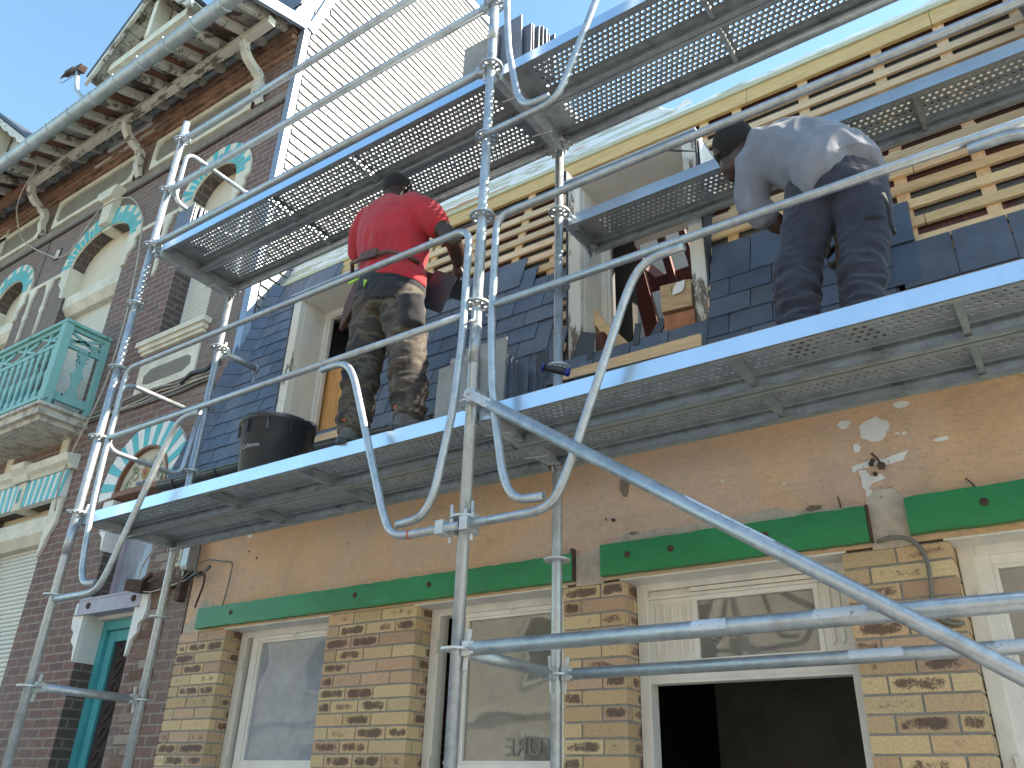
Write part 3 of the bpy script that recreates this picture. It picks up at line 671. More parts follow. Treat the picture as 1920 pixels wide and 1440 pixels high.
def field(name, xa, xb, top, zlow=1.60, ph=0, label=None):
    """rows of slates between xa and xb; top(x) is the height the laid rows have reached; xb may be a function of z"""
    b = MB(); r = 0; z_ = zlow
    while z_ < 4.0:
        x = xa + (0 if (r + ph) % 2 else -.111); xe = xb(z_) if callable(xb) else xb
        while x < xe - .03:
            a = max(x, xa); e = min(x + .222, xe if not callable(xb) else x + .222); xc = (a + e) / 2
            if z_ + EXP <= top(xc) + .001 and e - a > .03: slate(b, xc, z_, e - a, .29, .012 if e > a else .012, zcut=top(xc) + .16)
            x += .222
        z_ += EXP; r += 1
    o = b.build(name, 'slate', house)
    if label: o['label'] = label
    return o
field('slate_cladding', XL + .1, D1[0] - .012, lambda x: 3.70)
for z0_, z1_ in ((3.125, 3.27), (3.275, 3.42), (3.425, 3.58)):      # boards over the left dormer
    b = MB(); sbox(b, -2.93, D1[1] + .2, z0_, z1_, -.034, -.012, 0, tone(.1)); b.build('sheathing_board', 'pine', house)
b = MB()
for zr, xe in ((3.12, -2.62), (3.252, -2.66), (3.384, -2.72), (3.516, -2.78)): slate(b, xe - .16, zr, .3, .29, .012, zcut=3.76)
b.build('slate_cladding', 'slate', house)
field('slate_cladding', D1[1] + .012, lambda z_: -.36 + .05 * math.sin(z_ * 40) - (.09 if z_ > 2.45 else 0), lambda x: 2.82 if x < -1.15 else (2.66 if x < -.62 else 2.52), ph=1)
field('slate_cladding', D2[1] + .02, lambda z_: 1.56 if z_ > 1.7 else 1.62, lambda x: 2.22)
field('slate_cladding', 1.62, 3.9, lambda x: 1.735, 1.44)
field('slate_cladding', XL + .1, 1.60, lambda x: 1.59, 1.325)
# slated valley against the neighbour's gable
vb = MB(); z_ = 1.6; 
while z_ < 3.6:
    t = random.choice(SLC); p0 = SP(XL + .12, z_, .014); p1 = SP(XL + .12, z_ + .14, .008); q0 = Vector((XL + .005, p0.y - .09, z_)); q1 = Vector((XL + .005, p1.y - .09, z_ + .14))
    vb.hexa([q0, p0, p0 + Vector((0, .008, 0)), q0 + Vector((0, .008, 0)), q1, p1, p1 + Vector((0, .008, 0)), q1 + Vector((0, .008, 0))], 0, (*t, 1)); z_ += EXP
vb.build('valley_slates', 'slate', house)

# gutter
gt = MB(); P = []
for i in range(9): a = math.pi + math.pi * i / 8; P.append((.93 + .052 * math.cos(a), 1.60 + .052 * math.sin(a)))
P += [(.93 + .047 * math.cos(math.pi + math.pi * i / 8), 1.60 + .047 * math.sin(math.pi + math.pi * i / 8)) for i in reversed(range(9))]
gt.prism(P, XL - .08, 3.9, 'YZ'); gt.tube([(XL - .08, .878, 1.603), (3.9, .878, 1.603)], .008, 8); gt.prism(P[:9], XL - .084, XL - .079, 'YZ')
GS = lambda p: (p[0], p[1] + .004 * (p[0] + 3.62), p[2] - .021 * (p[0] + 3.62))
gt.v = [GS(p) for p in gt.v]
go = gt.build('gutter', 'zinc_dark', house)
gb = MB()
for i in range(15): x = XL + .1 + i * .5; gb.box(x, x + .025, .874, .985, 1.604, 1.61); gb.tube([(x + .012, .93 + .055 * math.cos(a), 1.6 + .055 * math.sin(a)) for a in [math.pi + math.pi * q / 8 for q in range(9)]], .006, 6)
gb.v = [GS(p) for p in gb.v]; gb.build('gutter_bracket', 'zinc_dark', go, split=True)

# dormers: boxed openings standing out of the slope
def dormer(D, z0, z1, yi=1.38, right=True):
    x0, x1 = D; yf = 1.12; b = MB(); jw = .085
    b.box(x0, x0 + jw, yf, yi, z0, z1).box(x1 - jw, x1, yf, yi, z0, z1)
    o = MB().box(x0 - .02, x1 + .02, yf - .03, 1.9, z1 + .002, z1 + .016).build('dormer_window', 'zinc', house)
    b.build('jamb', 'peel', o, bevel=.004, split=True)
    MB().box(x0 + jw, x1 - jw, yf + .004, 1.9, z1 - .035, z1).build('head_board', 'white', o)
    c = MB()   # cheeks running back to the slope
    for xa, xb in ((x0 - .012, x0 - .001), (x1 + .001, x1 + .012)):
        c.prism([(yf - .005, z0 - .05), (1.95, z0 - .05), (1.95, z1 + .03), (yf - .005, z1 + .03)], xa, xb, 'YZ')
    c.build('cheek_flashing', 'lead', o, split=True)
    fr = MB(); prof_frame(fr, x0 + jw, x1 - jw, z0, z1 - .036, yi, yi + .05, .04); prof_frame(fr, x0 + jw + .04, x1 - jw - .04, z0 + .04, z1 - .076, yi + .012, yi + .05, .02)
    fr.build('window_frame', 'white', o, bevel=.003)
    pv = MB(); pv.box(x0 + jw, x0 + jw + .006, yf + .05, yi, z0, z1 - .036); pv.box(x1 - jw - .006, x1 - jw, yf + .05, yi, z0, z1 - .036); pv.build('jamb_lining', 'offwhite', o, split=True)
    MB().box(x0 + .01, x1 - .01, .972, yi, z0 - .14, z0 - .062).build('sill_plank', 'pine', o); MB().box(x0, x1, 1.03, yi, z0 - .06, z0).build('sill_board', 'lead', o)
    return o
d1 = dormer(D1, 1.74, DZ); d2 = dormer(D2, 1.70, DZ); d3 = dormer(D3, 1.75, DZ + .5)
MB().box(D1[0] + .1, D1[1] - .1, 1.46, 1.48, 1.74, 2.60).build('plywood_sheet', 'plywood', d1)
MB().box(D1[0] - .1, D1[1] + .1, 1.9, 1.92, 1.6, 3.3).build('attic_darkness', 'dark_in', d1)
ml = MB(); ml.beam((D1[0] + .1, 1.75, 2.62), (D1[1], 1.75, 2.5), .06, .12).beam((D1[0] + .1, 1.8, 2.95), (D1[1], 1.8, 2.9), .05, .06); ml.build('attic_timber', 'brown_wood', d1, split=True)
MB().box(D2[0] + .085, D2[0] + .2, 1.58, 1.66, 1.7, 3.0).build('dark_post', 'dark_in', d2)
MB().box(D2[0] - .07, D2[0] + .0, 1.10, 1.3, 3.112, 3.2).build('head_flashing', 'lead', d2)
rl = MB(); rl.box(D2[1] - .082, D2[1] + .055, 1.5, 1.56, 1.7, 3.0); rl.build('reddish_stud', 'red_wood', d2)
# triangular zinc soaker at the top right of the middle dormer, slate offcut at its top left
sk = MB(); sk.prism([(1.13, 2.68), (1.42, 2.75), (1.45, 3.06), (1.13, 3.05)], D2[1] + .02, D2[1] + .03, 'YZ'); sk.build('cheek_slate', 'slate_pale', d2)

# ------------------------------------------------------------------ scaffold: 3.0 x 0.7 m bays, a rosette every half metre
scaf = thing('scaffold', 'galvanised steel system scaffold with perforated decks and bent tube guardrails in front of both houses', 'scaffold', (0, .35, GZ))
def rosette_mesh():
    b = MB(); seg = 24
    for r0_, r1_ in ((.048, .062), (.024, .032)):
        n0 = len(b.v)
        for z_ in (-.0045, .0045):
            for r_ in (r0_, r1_):
                for k in range(seg): a = 2 * math.pi * k / seg; b.v.append((r_ * math.cos(a), r_ * math.sin(a), z_))
        for k in range(seg):
            k2 = (k + 1) % seg; q = lambda i, kk: n0 + i * seg + kk
            b.face((q(0, k), q(0, k2), q(1, k2), q(1, k))); b.face((q(2, k), q(3, k), q(3, k2), q(2, k2)))
            b.face((q(1, k), q(1, k2), q(3, k2), q(3, k))); b.face((q(0, k2), q(0, k), q(2, k), q(2, k2)))
    for k in range(8):
        a = 2 * math.pi * (k + .5) / 8; b.obox((.040 * math.cos(a), .040 * math.sin(a), 0), (.022, .012 if k % 2 else .02, .0085), (0, 0, a))
    return b
ros0 = rosette_mesh().build('rosette', 'galv_old', scaf); ros_me = ros0.data; bpy.data.objects.remove(ros0)
def standard(x, y, z0, z1, ks, joints=()):
    b = MB(); b.tube([(x, y, z0), (x, y, z1)], .0242, 24)
    for z_ in joints: b.tube([(x, y, z_ - .004), (x, y, z_)], .0252, 24).tube([(x, y, z_), (x, y, z_ + .19)], .0262, 24)
    for z_ in [q * .5 + .12 for q in range(-4, 9)]:
        if z0 < z_ < z1: b.tube([(x - .018, y - .0175, z_), (x - .0185, y - .0182, z_)], .005, 8)
    o = b.build('standard', 'galv', scaf)
    for k_ in ks:
        r_ = bpy.data.objects.new('rosette', ros_me); C.objects.link(r_); r_.location = (x, y, k_ * .5); r_.rotation_euler.z = random.uniform(-.1, .1); r_.parent = o
        r_.matrix_parent_inverse = Matrix.Translation((0, 0, 0))
    f_ = MB(); f_.box(x - .075, x + .075, y - .075, y + .075, GZ, GZ + .006).tube([(x, y, GZ + .006), (x, y, z0 + .05)], .017, 12); f_.build('base_jack', 'galv_old', o)
    return o
standard(-3, 0, GZ + .15, 4.19, range(-3, 9), (.74,)); standard(0, 0, GZ + .15, 6.4, range(-3, 13), (1.2, 3.2))
standard(-3, .7, GZ + .15, 3.93, range(-3, 8)); standard(0, .7, GZ + .15, 3.04, range(-3, 7), (1.1,))
standard(3, 0, GZ + .15, 6.4, range(-3, 13)); standard(3, .7, GZ + .15, 3.04, range(-3, 7))
def head(b, p, d, mi=0):
    """wedge head: the forked cap that grips a rosette, with its wedge"""
    p = Vector(p); d = Vector(d).normalized(); a = math.atan2(d.y, d.x)
    b.obox(p + d * .052, (.042, .034, .056), (0, 0, a)); b.obox(p + d * .078, (.022, .046, .046), (0, 0, a)); b.obox(p + d * .047 + Vector((0, 0, -.004)), (.02, .007, .15), (0, .12, a))
def ledger(a, b_, r_=.0242, name='ledger'):
    a = Vector(a); b_ = Vector(b_); d = (b_ - a).normalized()
    t = MB(); t.tube([a + d * .07, b_ - d * .07], r_, 22); o = t.build(name, 'galv', scaf)
    for p, q in ((a, d), (b_, -d)):
        h = MB(); head(h, p, q); h.build('wedge_head', 'galv_old', o, bevel=.003)
    return o
ledger((-3, 0, 4), (0, 0, 4)); ledger((-3, 0, 3.5), (0, 0, 3.5)); ledger((-3, 0, 3.0), (0, 0, 3.0)); ledger((-3, .7, 3.0), (0, .7, 3.0)); ledger((0, .7, 3.0), (3, .7, 3.0))
ledger((0, 0, 0), (3, 0, 0), .0265); ledger((0, .7, 0), (3, .7, 0)); ledger((-3, 0, 0), (-3, .7, 0), name='transom'); ledger((0, 0, 0), (0, .7, 0), name='transom'); ledger((3, 0, 0), (3, .7, 0), name='transom')
for x in (-3, 0, 3):
    for z_ in (1.0, 3.0):
        zt_ = z_ if z_ < 2 else z_ + .062; t = MB(); t.box(x - .026, x + .026, .055, .70 if z_ > 2 else .645, z_ - .052, zt_ - .004)
        for yy in (.19, .5): t.beam((x - .06, yy, z_ - .058), (x + .06, yy + .02, z_ - .058), .008, .008)
        o = t.build('transom', 'galv_old', scaf, bevel=.004)
        for p, q in (((x, 0, z_), (0, 1, 0)), ((x, .7, z_), (0, -1, 0))): h = MB(); head(h, p, q); h.build('wedge_head', 'galv_old', o, bevel=.003)
# brackets to the wall side at 2.5 m level
def bracket(x, z_, ln=.36):
    t = MB(); t.tube([(x, .77, z_ - .02), (x, .7 + ln, z_ - .02)], .0242, 18); t.tube([(x, .7 + ln - .012, z_ - .02), (x, .7 + ln + .012, z_ - .02)], .03, 14)
    t.box(x - .004, x + .004, .7 + ln - .03, .7 + ln + .02, z_ - .075, z_ - .02); t.tube([(x, .7 + ln, z_ - .07), (x, .7 + ln - .01, z_ - .15)], .005, 8)
    o = t.build('side_bracket', 'galv', scaf); h = MB(); head(h, (x, .7, z_), (0, 1, 0)); h.build('wedge_head', 'galv_old', o, bevel=.003)
bracket(-3, 2.5); bracket(0, 2.5); bracket(3, 2.5)

# perforated deck plank, 2.9 x 0.32 m, with its holes as real openings
def deck_mesh(L=2.96, W=.318):
    b = MB(); c = .0305; ny = 7; y0 = (W - ny * c) / 2; bars = [1.08, 1.82]
    x0, x1 = .12, L - .12; rr_ = .0090
    b.box(0, L, 0, y0, -.002, 0).box(0, L, W - y0, W, -.002, 0); b.box(0, x0, y0, W - y0, -.002, 0).box(x1, L, y0, W - y0, -.002, 0)
    for yy in (y0 * .55, W - y0 * .55): b.box(.01, L - .01, yy - .006, yy + .006, -.012, -.002)
    nx = int((x1 - x0) / c); cx = (x1 - x0) / nx
    for j in range(ny):
        off = (j % 2) * .5
        xs = [x0] + [x0 + (i + off) * cx for i in range(0 if not off else 0, nx)] 
        i0 = 0
        if off:
            for xa, xb in ((x0, x0 + cx / 2), (x1 - cx / 2, x1)):
                n0 = len(b.v); ya = y0 + j * c; b.v += [(xa, ya, 0), (xb, ya, 0), (xb, ya + c, 0), (xa, ya + c, 0)]; b.face((n0, n0 + 1, n0 + 2, n0 + 3))
        for i in range(nx - (1 if off else 0)):
            xa = x0 + (i + off) * cx; ya = y0 + j * c; xc, yc = xa + cx / 2, ya + c / 2; n0 = len(b.v)
            solid = any(abs(xc - q) < .024 for q in bars)
            if solid:
                b.v += [(xa, ya, 0), (xa + cx, ya, 0), (xa + cx, ya + c, 0), (xa, ya + c, 0)]; b.face((n0, n0 + 1, n0 + 2, n0 + 3)); continue
            for k in range(8):
                a = math.pi / 4 * k; dx, dy = math.cos(a), math.sin(a); s_ = max(abs(dx), abs(dy)); b.v.append((xc + dx / s_ * cx / 2, yc + dy / s_ * c / 2, 0))
            for k in range(8): a = math.pi / 4 * k; b.v.append((xc + rr_ * math.cos(a), yc + rr_ * math.sin(a), 0))
            for k in range(8): a = math.pi / 4 * k; b.v.append((xc + rr_ * .9 * math.cos(a), yc + rr_ * .9 * math.sin(a), .0035))
            for k in range(8): k2 = (k + 1) % 8; b.face((n0 + k, n0 + k2, n0 + 8 + k2, n0 + 8 + k)); b.face((n0 + 8 + k, n0 + 8 + k2, n0 + 16 + k2, n0 + 16 + k))
    for ya, s_ in ((0, 1), (W, -1)):      # side webs with a lip
        b.box(0, L, min(ya, ya + s_ * .0025), max(ya, ya + s_ * .0025), -.072, .003); b.box(0, L, min(ya, ya + s_ * .022), max(ya, ya + s_ * .022), -.072, -.0695)
        b.box(0, L, min(ya + s_ * .0195, ya + s_ * .022), max(ya + s_ * .0195, ya + s_ * .022), -.0695, -.058)
    b.box(0, L, -.0018, -.0002, -.068, .0, 1); b.box(.03, L - .03, W - .0045, W - .003, -.0575, -.004, 2)  # thin strips with the sky's reflection put into their colour
    for xa in (0, L - .0025): b.box(xa, xa + .0025, .0025, W - .0025, -.055, -.002)
    for xa in (.0, L - .035): b.box(xa, xa + .035, .03, .07, -.06, -.05).box(xa, xa + .035, W - .07, W - .03, -.06, -.05)
    for q in bars: b.box(q - .011, q + .011, .003, W - .003, -.05, -.003)
    return b
dk0 = deck_mesh().build('deck_board', ['galv_deck', 'galv_face', 'galv_web'], scaf); dk_me = dk0.data; bpy.data.objects.remove(dk0)
DK = []
for x, y, z_ in ((-2.98, .032, 1.0), (-2.98, .355, 1.0), (.02, .032, 1.0), (.02, .355, 1.0), (-2.98, .072, 3.062), (-2.98, .395, 3.062), (.02, .072, 3.062), (.02, .395, 3.062), (.03, .755, 2.5)):
    o = bpy.data.objects.new('deck_board', dk_me); C.objects.link(o); o.location = (x, y, z_); o.parent = scaf; o.matrix_parent_inverse = scaf.matrix_world.inverted(); DK.append(o)

# bent guardrail frames hung outside the standards
GY = -.062
def guard(x_off, z_off, tall=True, mirror=False):
    sx = -1 if mirror else 1
    X = lambda q: x_off + sx * q
    P = lambda pts: [(X(a), GY, b + z_off) for a, b in pts]
    r_ = .0172
    b = MB(); b.tube(fil(P([(.41, .505), (.285, .51), (.225, .60), (.155, .98), (.132, 1.32), (.132, 1.90), (2.862, 1.90), (2.862, 1.32), (2.84, .98), (2.77, .6), (2.71, .51), (2.585, .505)]), .085, 6), r_, 16)
    o = b.build('guardrail_frame', 'galv', scaf)
    m_ = MB(); m_.tube(P([(.135, 1.42), (2.86, 1.42)]), r_, 16); m_.build('mid_rail', 'galv', o)
    for k_ in (0, 1):
        q = (lambda pts: pts) if k_ == 0 else (lambda pts: [(3 - a, b) for a, b in pts])
        l = MB(); l.tube(fil(P(q([(1.02, 1.388), (.86, 1.386), (.79, 1.30), (.50, .56), (.435, .452), (.03, .452)])), .09, 6), r_, 16)
        l.tube(P(q([(.03, .452), (.032, .452)])), .024, 12); l.build('frame_leg', 'galv', o)
        hk_ = MB()
        xx = q([(.105, 0)])[0][0]; hk_.tube(fil([(X(xx), GY, 1.38 + z_off), (X(xx) , GY + .03, 1.40 + z_off), (X(xx), GY + .035, 1.47 + z_off), (X(xx), GY + .01, 1.485 + z_off)], .01, 3), .006, 8)
        hk_.build('clamp_hook', 'galv_old', o, split=True)
    return o
guard(0, 0); guard(0, 2.0); 
gA = guard(-2.885, 0)
rg = MB(); rg.tube([(-.232, GY, .452), (-.225, GY, .452)], .0195, 14); rg.build('red_cable_tie', 'orange', gA)
# coupler blocks where the legs meet the middle standard
cp = MB()
for s_ in (-1, 1): cp.box(s_ * .033 - .008, s_ * .033 + .008, -.045, .045, .435, .525).box(s_ * .06 - .019, s_ * .06 + .019, -.088, -.03, .425, .482).tube([(s_ * .052, -.02, .40), (s_ * .052, -.02, .56)], .008, 8)
cp.build('coupler', 'galv_old', scaf, bevel=.003, split=True)
# end guard loops on the left end
def end_guard(z_):
    b = MB(); x = -2.965
    b.tube(fil([(x, .60, z_ + .93), (x, .05, z_ + .93), (x, .05, z_ + .45), (x, .60, z_ + .45), (x, .645, z_ + .95)], .09, 6), .0165, 14); b.tube([(x, .645, z_ + .95), (x, .60, z_ + .93)], .0165, 12)
    return b.build('end_guard_frame', 'galv', scaf)
end_guard(.98); end_guard(2.98)
# diagonal brace with forked ends
br = MB(); a = Vector((.03, -.075, 1.02)); e = Vector((2.97, -.075, -1.0)); d = (e - a).normalized()
br.tube([a + d * .14, e - d * .14], .0242, 22); ob = br.build('diagonal_brace', 'galv', scaf)
for p, s_ in ((a, 1), (e, -1)):
    h = MB(); an = math.atan2(d.z, d.x); c_ = p + d * .085 * s_
    for yy in (-.019, .019): h.obox(c_ + Vector((0, yy, 0)), (.15, .007, .04), (0, -an, 0))
    h.tube([p + d * .03 * s_ + Vector((0, -.036, 0)), p + d * .03 * s_ + Vector((0, .04, 0))], .012, 10); h.obox(p + d * .02 * s_ + Vector((0, .03, 0)), (.045, .05, .06), (0, 0, 0))
    h.build('brace_fork', 'galv_old', ob, bevel=.003)
st = MB()   # pale stickers on the tubes, curved round them
def sticker(b, a, d, up, r_, l0, l1, a0, a1):
    a = Vector(a); d = Vector(d).normalized(); up = Vector(up); up = (up - d * up.dot(d)).normalized(); sd_ = d.cross(up); n = 10; n0 = len(b.v)
    for i in range(n + 1):
        t = R(a0 + (a1 - a0) * i / n)
        for l_ in (l0, l1): b.v.append(tuple(a + d * (l_ + random.uniform(-.004, .004)) + (up * math.cos(t) + sd_ * math.sin(t)) * (r_ + .0008)))
    for i in range(n): b.face((n0 + 2 * i, n0 + 2 * i + 1, n0 + 2 * i + 3, n0 + 2 * i + 2), smooth=True)
M['sticker'] = mat_peel('worn_sticker', (.55, .62, .72), (.25, .27, .3), .58, 40, (1, 1, 1))
for args in (((0, 0, 0), (1, 0, 0), (0, 0, 1), .0265, .93, 1.04, 10, 110), ((0, 0, 0), (1, 0, 0), (0, 0, 1), .0265, 1.3, 1.45, -20, 100), ((0, .7, 0), (1, 0, 0), (0, 0, 1), .0242, 1.22, 1.4, 10, 110), ((0, .7, 0), (1, 0, 0), (0, 0, 1), .0242, 1.68, 1.95, 0, 110), (tuple(a), tuple(d), (0, 0, 1), .0242, 1.12, 1.45, -20, 50)):
    sticker(st, *args)
st.build('sticker', 'sticker', scaf, split=True)

# ------------------------------------------------------------------ the tall brown brick house on the left
hb = thing('brick_house', 'tall brown brick house with cream frieze panels, teal arches and a turquoise balcony', 'house', (-7.6, YW, GZ))
BX = -3.62; BL = -13.5
def arch_pts(cx, zs, rx, rz, n=20, a0=0, a1=180):
    return [(cx + rx * math.cos(R(a0 + (a1 - a0) * i / n)), zs + rz * math.sin(R(a0 + (a1 - a0) * i / n))) for i in range(n + 1)]
def opening(x0, x1, z0, zs, rise):
    if not rise: return [(x0, z0), (x1, z0), (x1, zs), (x0, zs)]
    return [(x0, z0), (x1, z0)] + arch_pts((x0 + x1) / 2, zs, (x1 - x0) / 2, rise)
OPEN = [opening(-4.97, -4.25, GZ + .05, 1.85, .37), opening(-5.0, -4.26, 3.44, 5.2, .3), opening(-7.35, -6.13, 2.8, 5.18, .36), opening(-7.36, -6.08, -1.2, 2.0, 0), opening(-9.25, -8.51, 3.44, 5.2, .3), opening(-9.25, -8.51, GZ + .05, 1.85, .37),
        opening(-11.6, -10.4, 2.8, 5.18, .36), opening(-11.6, -10.4, -1.2, 2.0, 0)]
def wall_face(b, outer, holes, y):
    pts = [outer] + [h for h in holes]; flat = [q for p in pts for q in p]; n0 = len(b.v)
    b.v += [(q[0], y, q[1]) for q in flat]
    for t in tessellate_polygon([[Vector((q[0], q[1], 0)) for q in p] for p in pts]): b.face([n0 + i for i in t])
wb = MB(); wall_face(wb, [(BL, GZ), (BX, GZ), (BX, 7.05), (BL, 7.05)], OPEN, YW - .0)
wb.sheet([(BX, YW, GZ), (BX, 8, GZ), (BX, 8, 6.9), (BX, YW, 7.05)])
wb.build('wall', 'rbrick', hb)
for h in OPEN:
    rv = MB(); n0 = len(rv.v); rv.v += [(q[0], YW, q[1]) for q in h] + [(q[0], YW + .27, q[1]) for q in h]; n = len(h)
    for i in range(n): j = (i + 1) % n; rv.face((n0 + i, n0 + j, n0 + n + j, n0 + n + i))
    rv.build('reveal', 'dbrick', hb)
# gable wall hung with pale slates that face the sun
gm = MB(); gp = [(YW + .02, 1.0), (8.5, 1.0), (8.5, 10.7), (2.15, 10.05), (1.34, 7.0), (YW + .02, 7.0)]
gm.prism(gp, BX - .2, BX + .0, 'YZ'); gm.build('gable_wall', 'dark_in', hb)
def in_g(y, z): return z < 7.0 or (y > 1.34 + (z - 7.0) * .265 and z < 10.05 + (y - 2.15) * .1)
gs = MB(); r_ = 0; z_ = 3.2
while z_ < 10.6:
    y = YW + .06 + (.0 if r_ % 2 else -.1)
    while y < 7.5:
        a = max(y, YW + .06); e = y + .2; q = random.uniform(.82, 1.08)
        if in_g(a + .09, z_ + .1) and e - a > .04:
            lf = random.uniform(0, .003); dz = random.uniform(-.003, .003); dz2 = random.uniform(-.003, .003)
            gs.hexa([(BX + .006, a + .002, z_ + dz), (BX + .03 + lf, a + .005, z_ + dz), (BX + .03 + lf, e - .005, z_ + dz2), (BX + .006, e - .002, z_ + dz2),
                     (BX + .001, a + .002, z_ + .17), (BX + .007, a + .002, z_ + .17), (BX + .007, e - .002, z_ + .17), (BX + .001, e - .002, z_ + .17)], 0, (.19 * q, .195 * q, .205 * q, 1))
        y += .2
    z_ += .115; r_ += 1
gs.build('gable_slates', 'slate_pale', hb)
ze = MB(); ze.box(BX - .055, BX + .035, YW - .03, YW + .04, 2.22, 6.98); ze.build('zinc_corner_trim', 'zinc_light', hb)
ze = MB(); ze.beam((BX + .01, 1.335, 6.95), (BX + .01, 2.17, 10.1), .09, .09, (1, 0, 0)); ze.build('zinc_verge', 'zinc_light', hb)
ze = MB(); ze.beam((BX + .0, 2.1, 10.06), (BX + .0, 8.5, 10.72), .10, .14); ze.build('roof_verge', 'zinc_light', hb)
ze = MB(); ze.beam((BX + .01, .40, 6.72), (BX + .01, 1.40, 7.05), .05, .13); ze.box(BX - .015, BX + .035, .38, .46, 6.62, 6.76); ze.build('eave_end_trim', 'zinc_light', hb)
# brick quoin strip of odd toothed bricks by the corner
qb = MB()
for i in range(60):
    z_ = -.5 + i * .0745
    if z_ > 2.7: break
    w_ = .1 if i % 2 else .2; t = random.choice([(.2, .13, .1), (.24, .19, .16), (.3, .26, .22), (.15, .08, .06)]); qb.box(BX - .34 - w_, BX - .24, YW - .006, YW + .02, z_, z_ + .062, 0, (*t, 0))
qb.build('patched_brickwork', mat_vcol('old_patched_brick', .9, 60, .5), hb)
# frieze: panels, string courses, corbelled cornice
for x0, x1 in ((-6.12, -4.28), (-8.30, -6.46), (-10.5, -8.64), (-12.7, -10.8)):
    z0, z1 = 6.14, 6.60; cut = .09
    po = [(x0, z0), (x1, z0), (x1, z0 + .02), (x1, z1), (x0, z1)]
    pi = [(x0 + .14, z0 + .065), (x1 - .14, z0 + .065), (x1 - .065, z0 + .14), (x1 - .065, z1 - .14), (x1 - .14, z1 - .065), (x0 + .14, z1 - .065), (x0 + .065, z1 - .14), (x0 + .065, z0 + .14)]
    b = MB(); wall_face(b, po, [pi], YW - .03); n = len(pi); n0 = len(b.v); b.v += [(q[0], YW - .03, q[1]) for q in pi] + [(q[0], YW - .002, q[1]) for q in pi]
    for i in range(n): j = (i + 1) % n; b.face((n0 + i, n0 + j, n0 + n + j, n0 + n + i))
    b.prism([(x0, z0), (x1, z0), (x1, z0 + .001), (x0, z0 + .001)], YW - .03, YW); b.box(x0, x1, YW - .029, YW, z1 - .02, z1 - .001)
    o = b.build('frieze_panel', 'cream', hb); c = MB(); c.prism(pi, YW - .004, YW - .002); c.build('panel_infill', 'grey_plaster', o)
b = MB(); b.box(BL, BX - .06, YW - .022, YW, 5.97, 6.10); b.build('string_course', mat_plain('stained_stone', (.24, .2, .165), .9, .25, 5, bmp=.5, bscale=50), hb)
b = MB(); b.box(BL, BX - .06, YW - .03, YW, 5.935, 5.97); b.build('string_course', 'dbrick', hb)
for i, (z0, z1, y0) in enumerate(((6.66, 6.73, .03), (6.735, 6.80, .06), (6.805, 6.87, .09), (6.90, 7.02, .11))):
    b = MB(); x = BL
    while x < BX - .08:
        e = min(x + .22, BX - .07); b.box(x + .004, e - .004, YW - y0 + random.uniform(-.006, .006), YW, z0 + random.uniform(0, .004), z1 - random.uniform(0, .004)); x = e
        if e >= BX - .08: break
    b.build('cornice_course', 'obrick', hb)
b = MB(); b.box(BL, BX - .07, YW - .02, YW, 6.86, 6.91); b.build('cornice_course', 'cream', hb)
# upper arches: cream ring with teal rays of uneven length, keystone, haunches
def ring(b, cx, zs, r0, r1, y0, y1, n=28, a0=0, a1=180, mi=0):
    ins = arch_pts(cx, zs, r0[0], r0[1], n, a0, a1); out = arch_pts(cx, zs, r1[0], r1[1], n, a0, a1)
    b.prism(out + ins[::-1], y0, y1, 'XZ', mi)
def rays(b, cx, zs, r0, r1, cnt, w_, y0, y1, jag=True, a0=0, a1=180):
    for i in range(cnt):
        c = a0 + (a1 - a0) * (i + .5) / cnt; h = (a1 - a0) / cnt * w_ / 2; k = (1 if i % 2 else .62) if jag else 1
        q = []
        for a in (c - h, c + h): q.append((cx + r0[0] * math.cos(R(a)), zs + r0[1] * math.sin(R(a))))
        for a in (c + h, c - h): q.append((cx + (r0[0] + (r1[0] - r0[0]) * k) * math.cos(R(a)), zs + (r0[1] + (r1[1] - r0[1]) * k) * math.sin(R(a))))
        b.prism(q, y0, y1)
def upper_arch(x0, x1, zs, rise, key=True):
    cx = (x0 + x1) / 2; rx = (x1 - x0) / 2
    b = MB(); ring(b, cx, zs, (rx, rise), (rx + .21, rise + .25), YW - .025, YW - .001); o = b.build('window_arch', 'cream', hb)
    b = MB(); rays(b, cx, zs, (rx + .001, rise + .001), (rx + .205, rise + .245), 22 if rx > .5 else 17, .72, YW - .03, YW - .0245); b.build('teal_ray', 'teal_flat', o, split=True)
    for sx in (-1, 1):
        e = cx + sx * rx; q = [(e, zs), (e + sx * .21, zs), (e + sx * .21, zs - .06), (e + sx * .15, zs - .10), (e + sx * .17, zs - .2), (e + sx * .07, zs - .30), (e + sx * .05, zs - .42), (e, zs - .44)]
        MB().prism(q, YW - .026, YW).build('haunch_stone', 'cream', o)
        b = MB(); xa = e if sx < 0 else e - .004; b.box(xa, xa + .004, YW - .001, YW + .268, zs - .42, zs - .002); b.build('reveal_stone', 'cream', o)
    if key:
        k = MB(); k.prism([(cx - .09, zs + rise + .02), (cx + .09, zs + rise + .02), (cx + .12, zs + rise + .36), (cx - .12, zs + rise + .36)], YW - .09, YW + .02)
        for i in range(4): k.box(cx - .062 + i * .036, cx - .048 + i * .036, YW - .094, YW - .09, zs + rise + .05, zs + rise + .33)
        k.prism([(cx - .11, zs + rise + .36), (cx + .11, zs + rise + .36), (cx + .2, zs + rise + .46), (cx + .2, zs + rise + .50), (cx - .2, zs + rise + .50), (cx - .2, zs + rise + .46)], YW - .15, YW)
        k.box(cx - .09, cx + .09, YW - .02, YW + .25, zs + rise - .035, zs + rise + .021); k.build('keystone', 'cream', o)
    return o
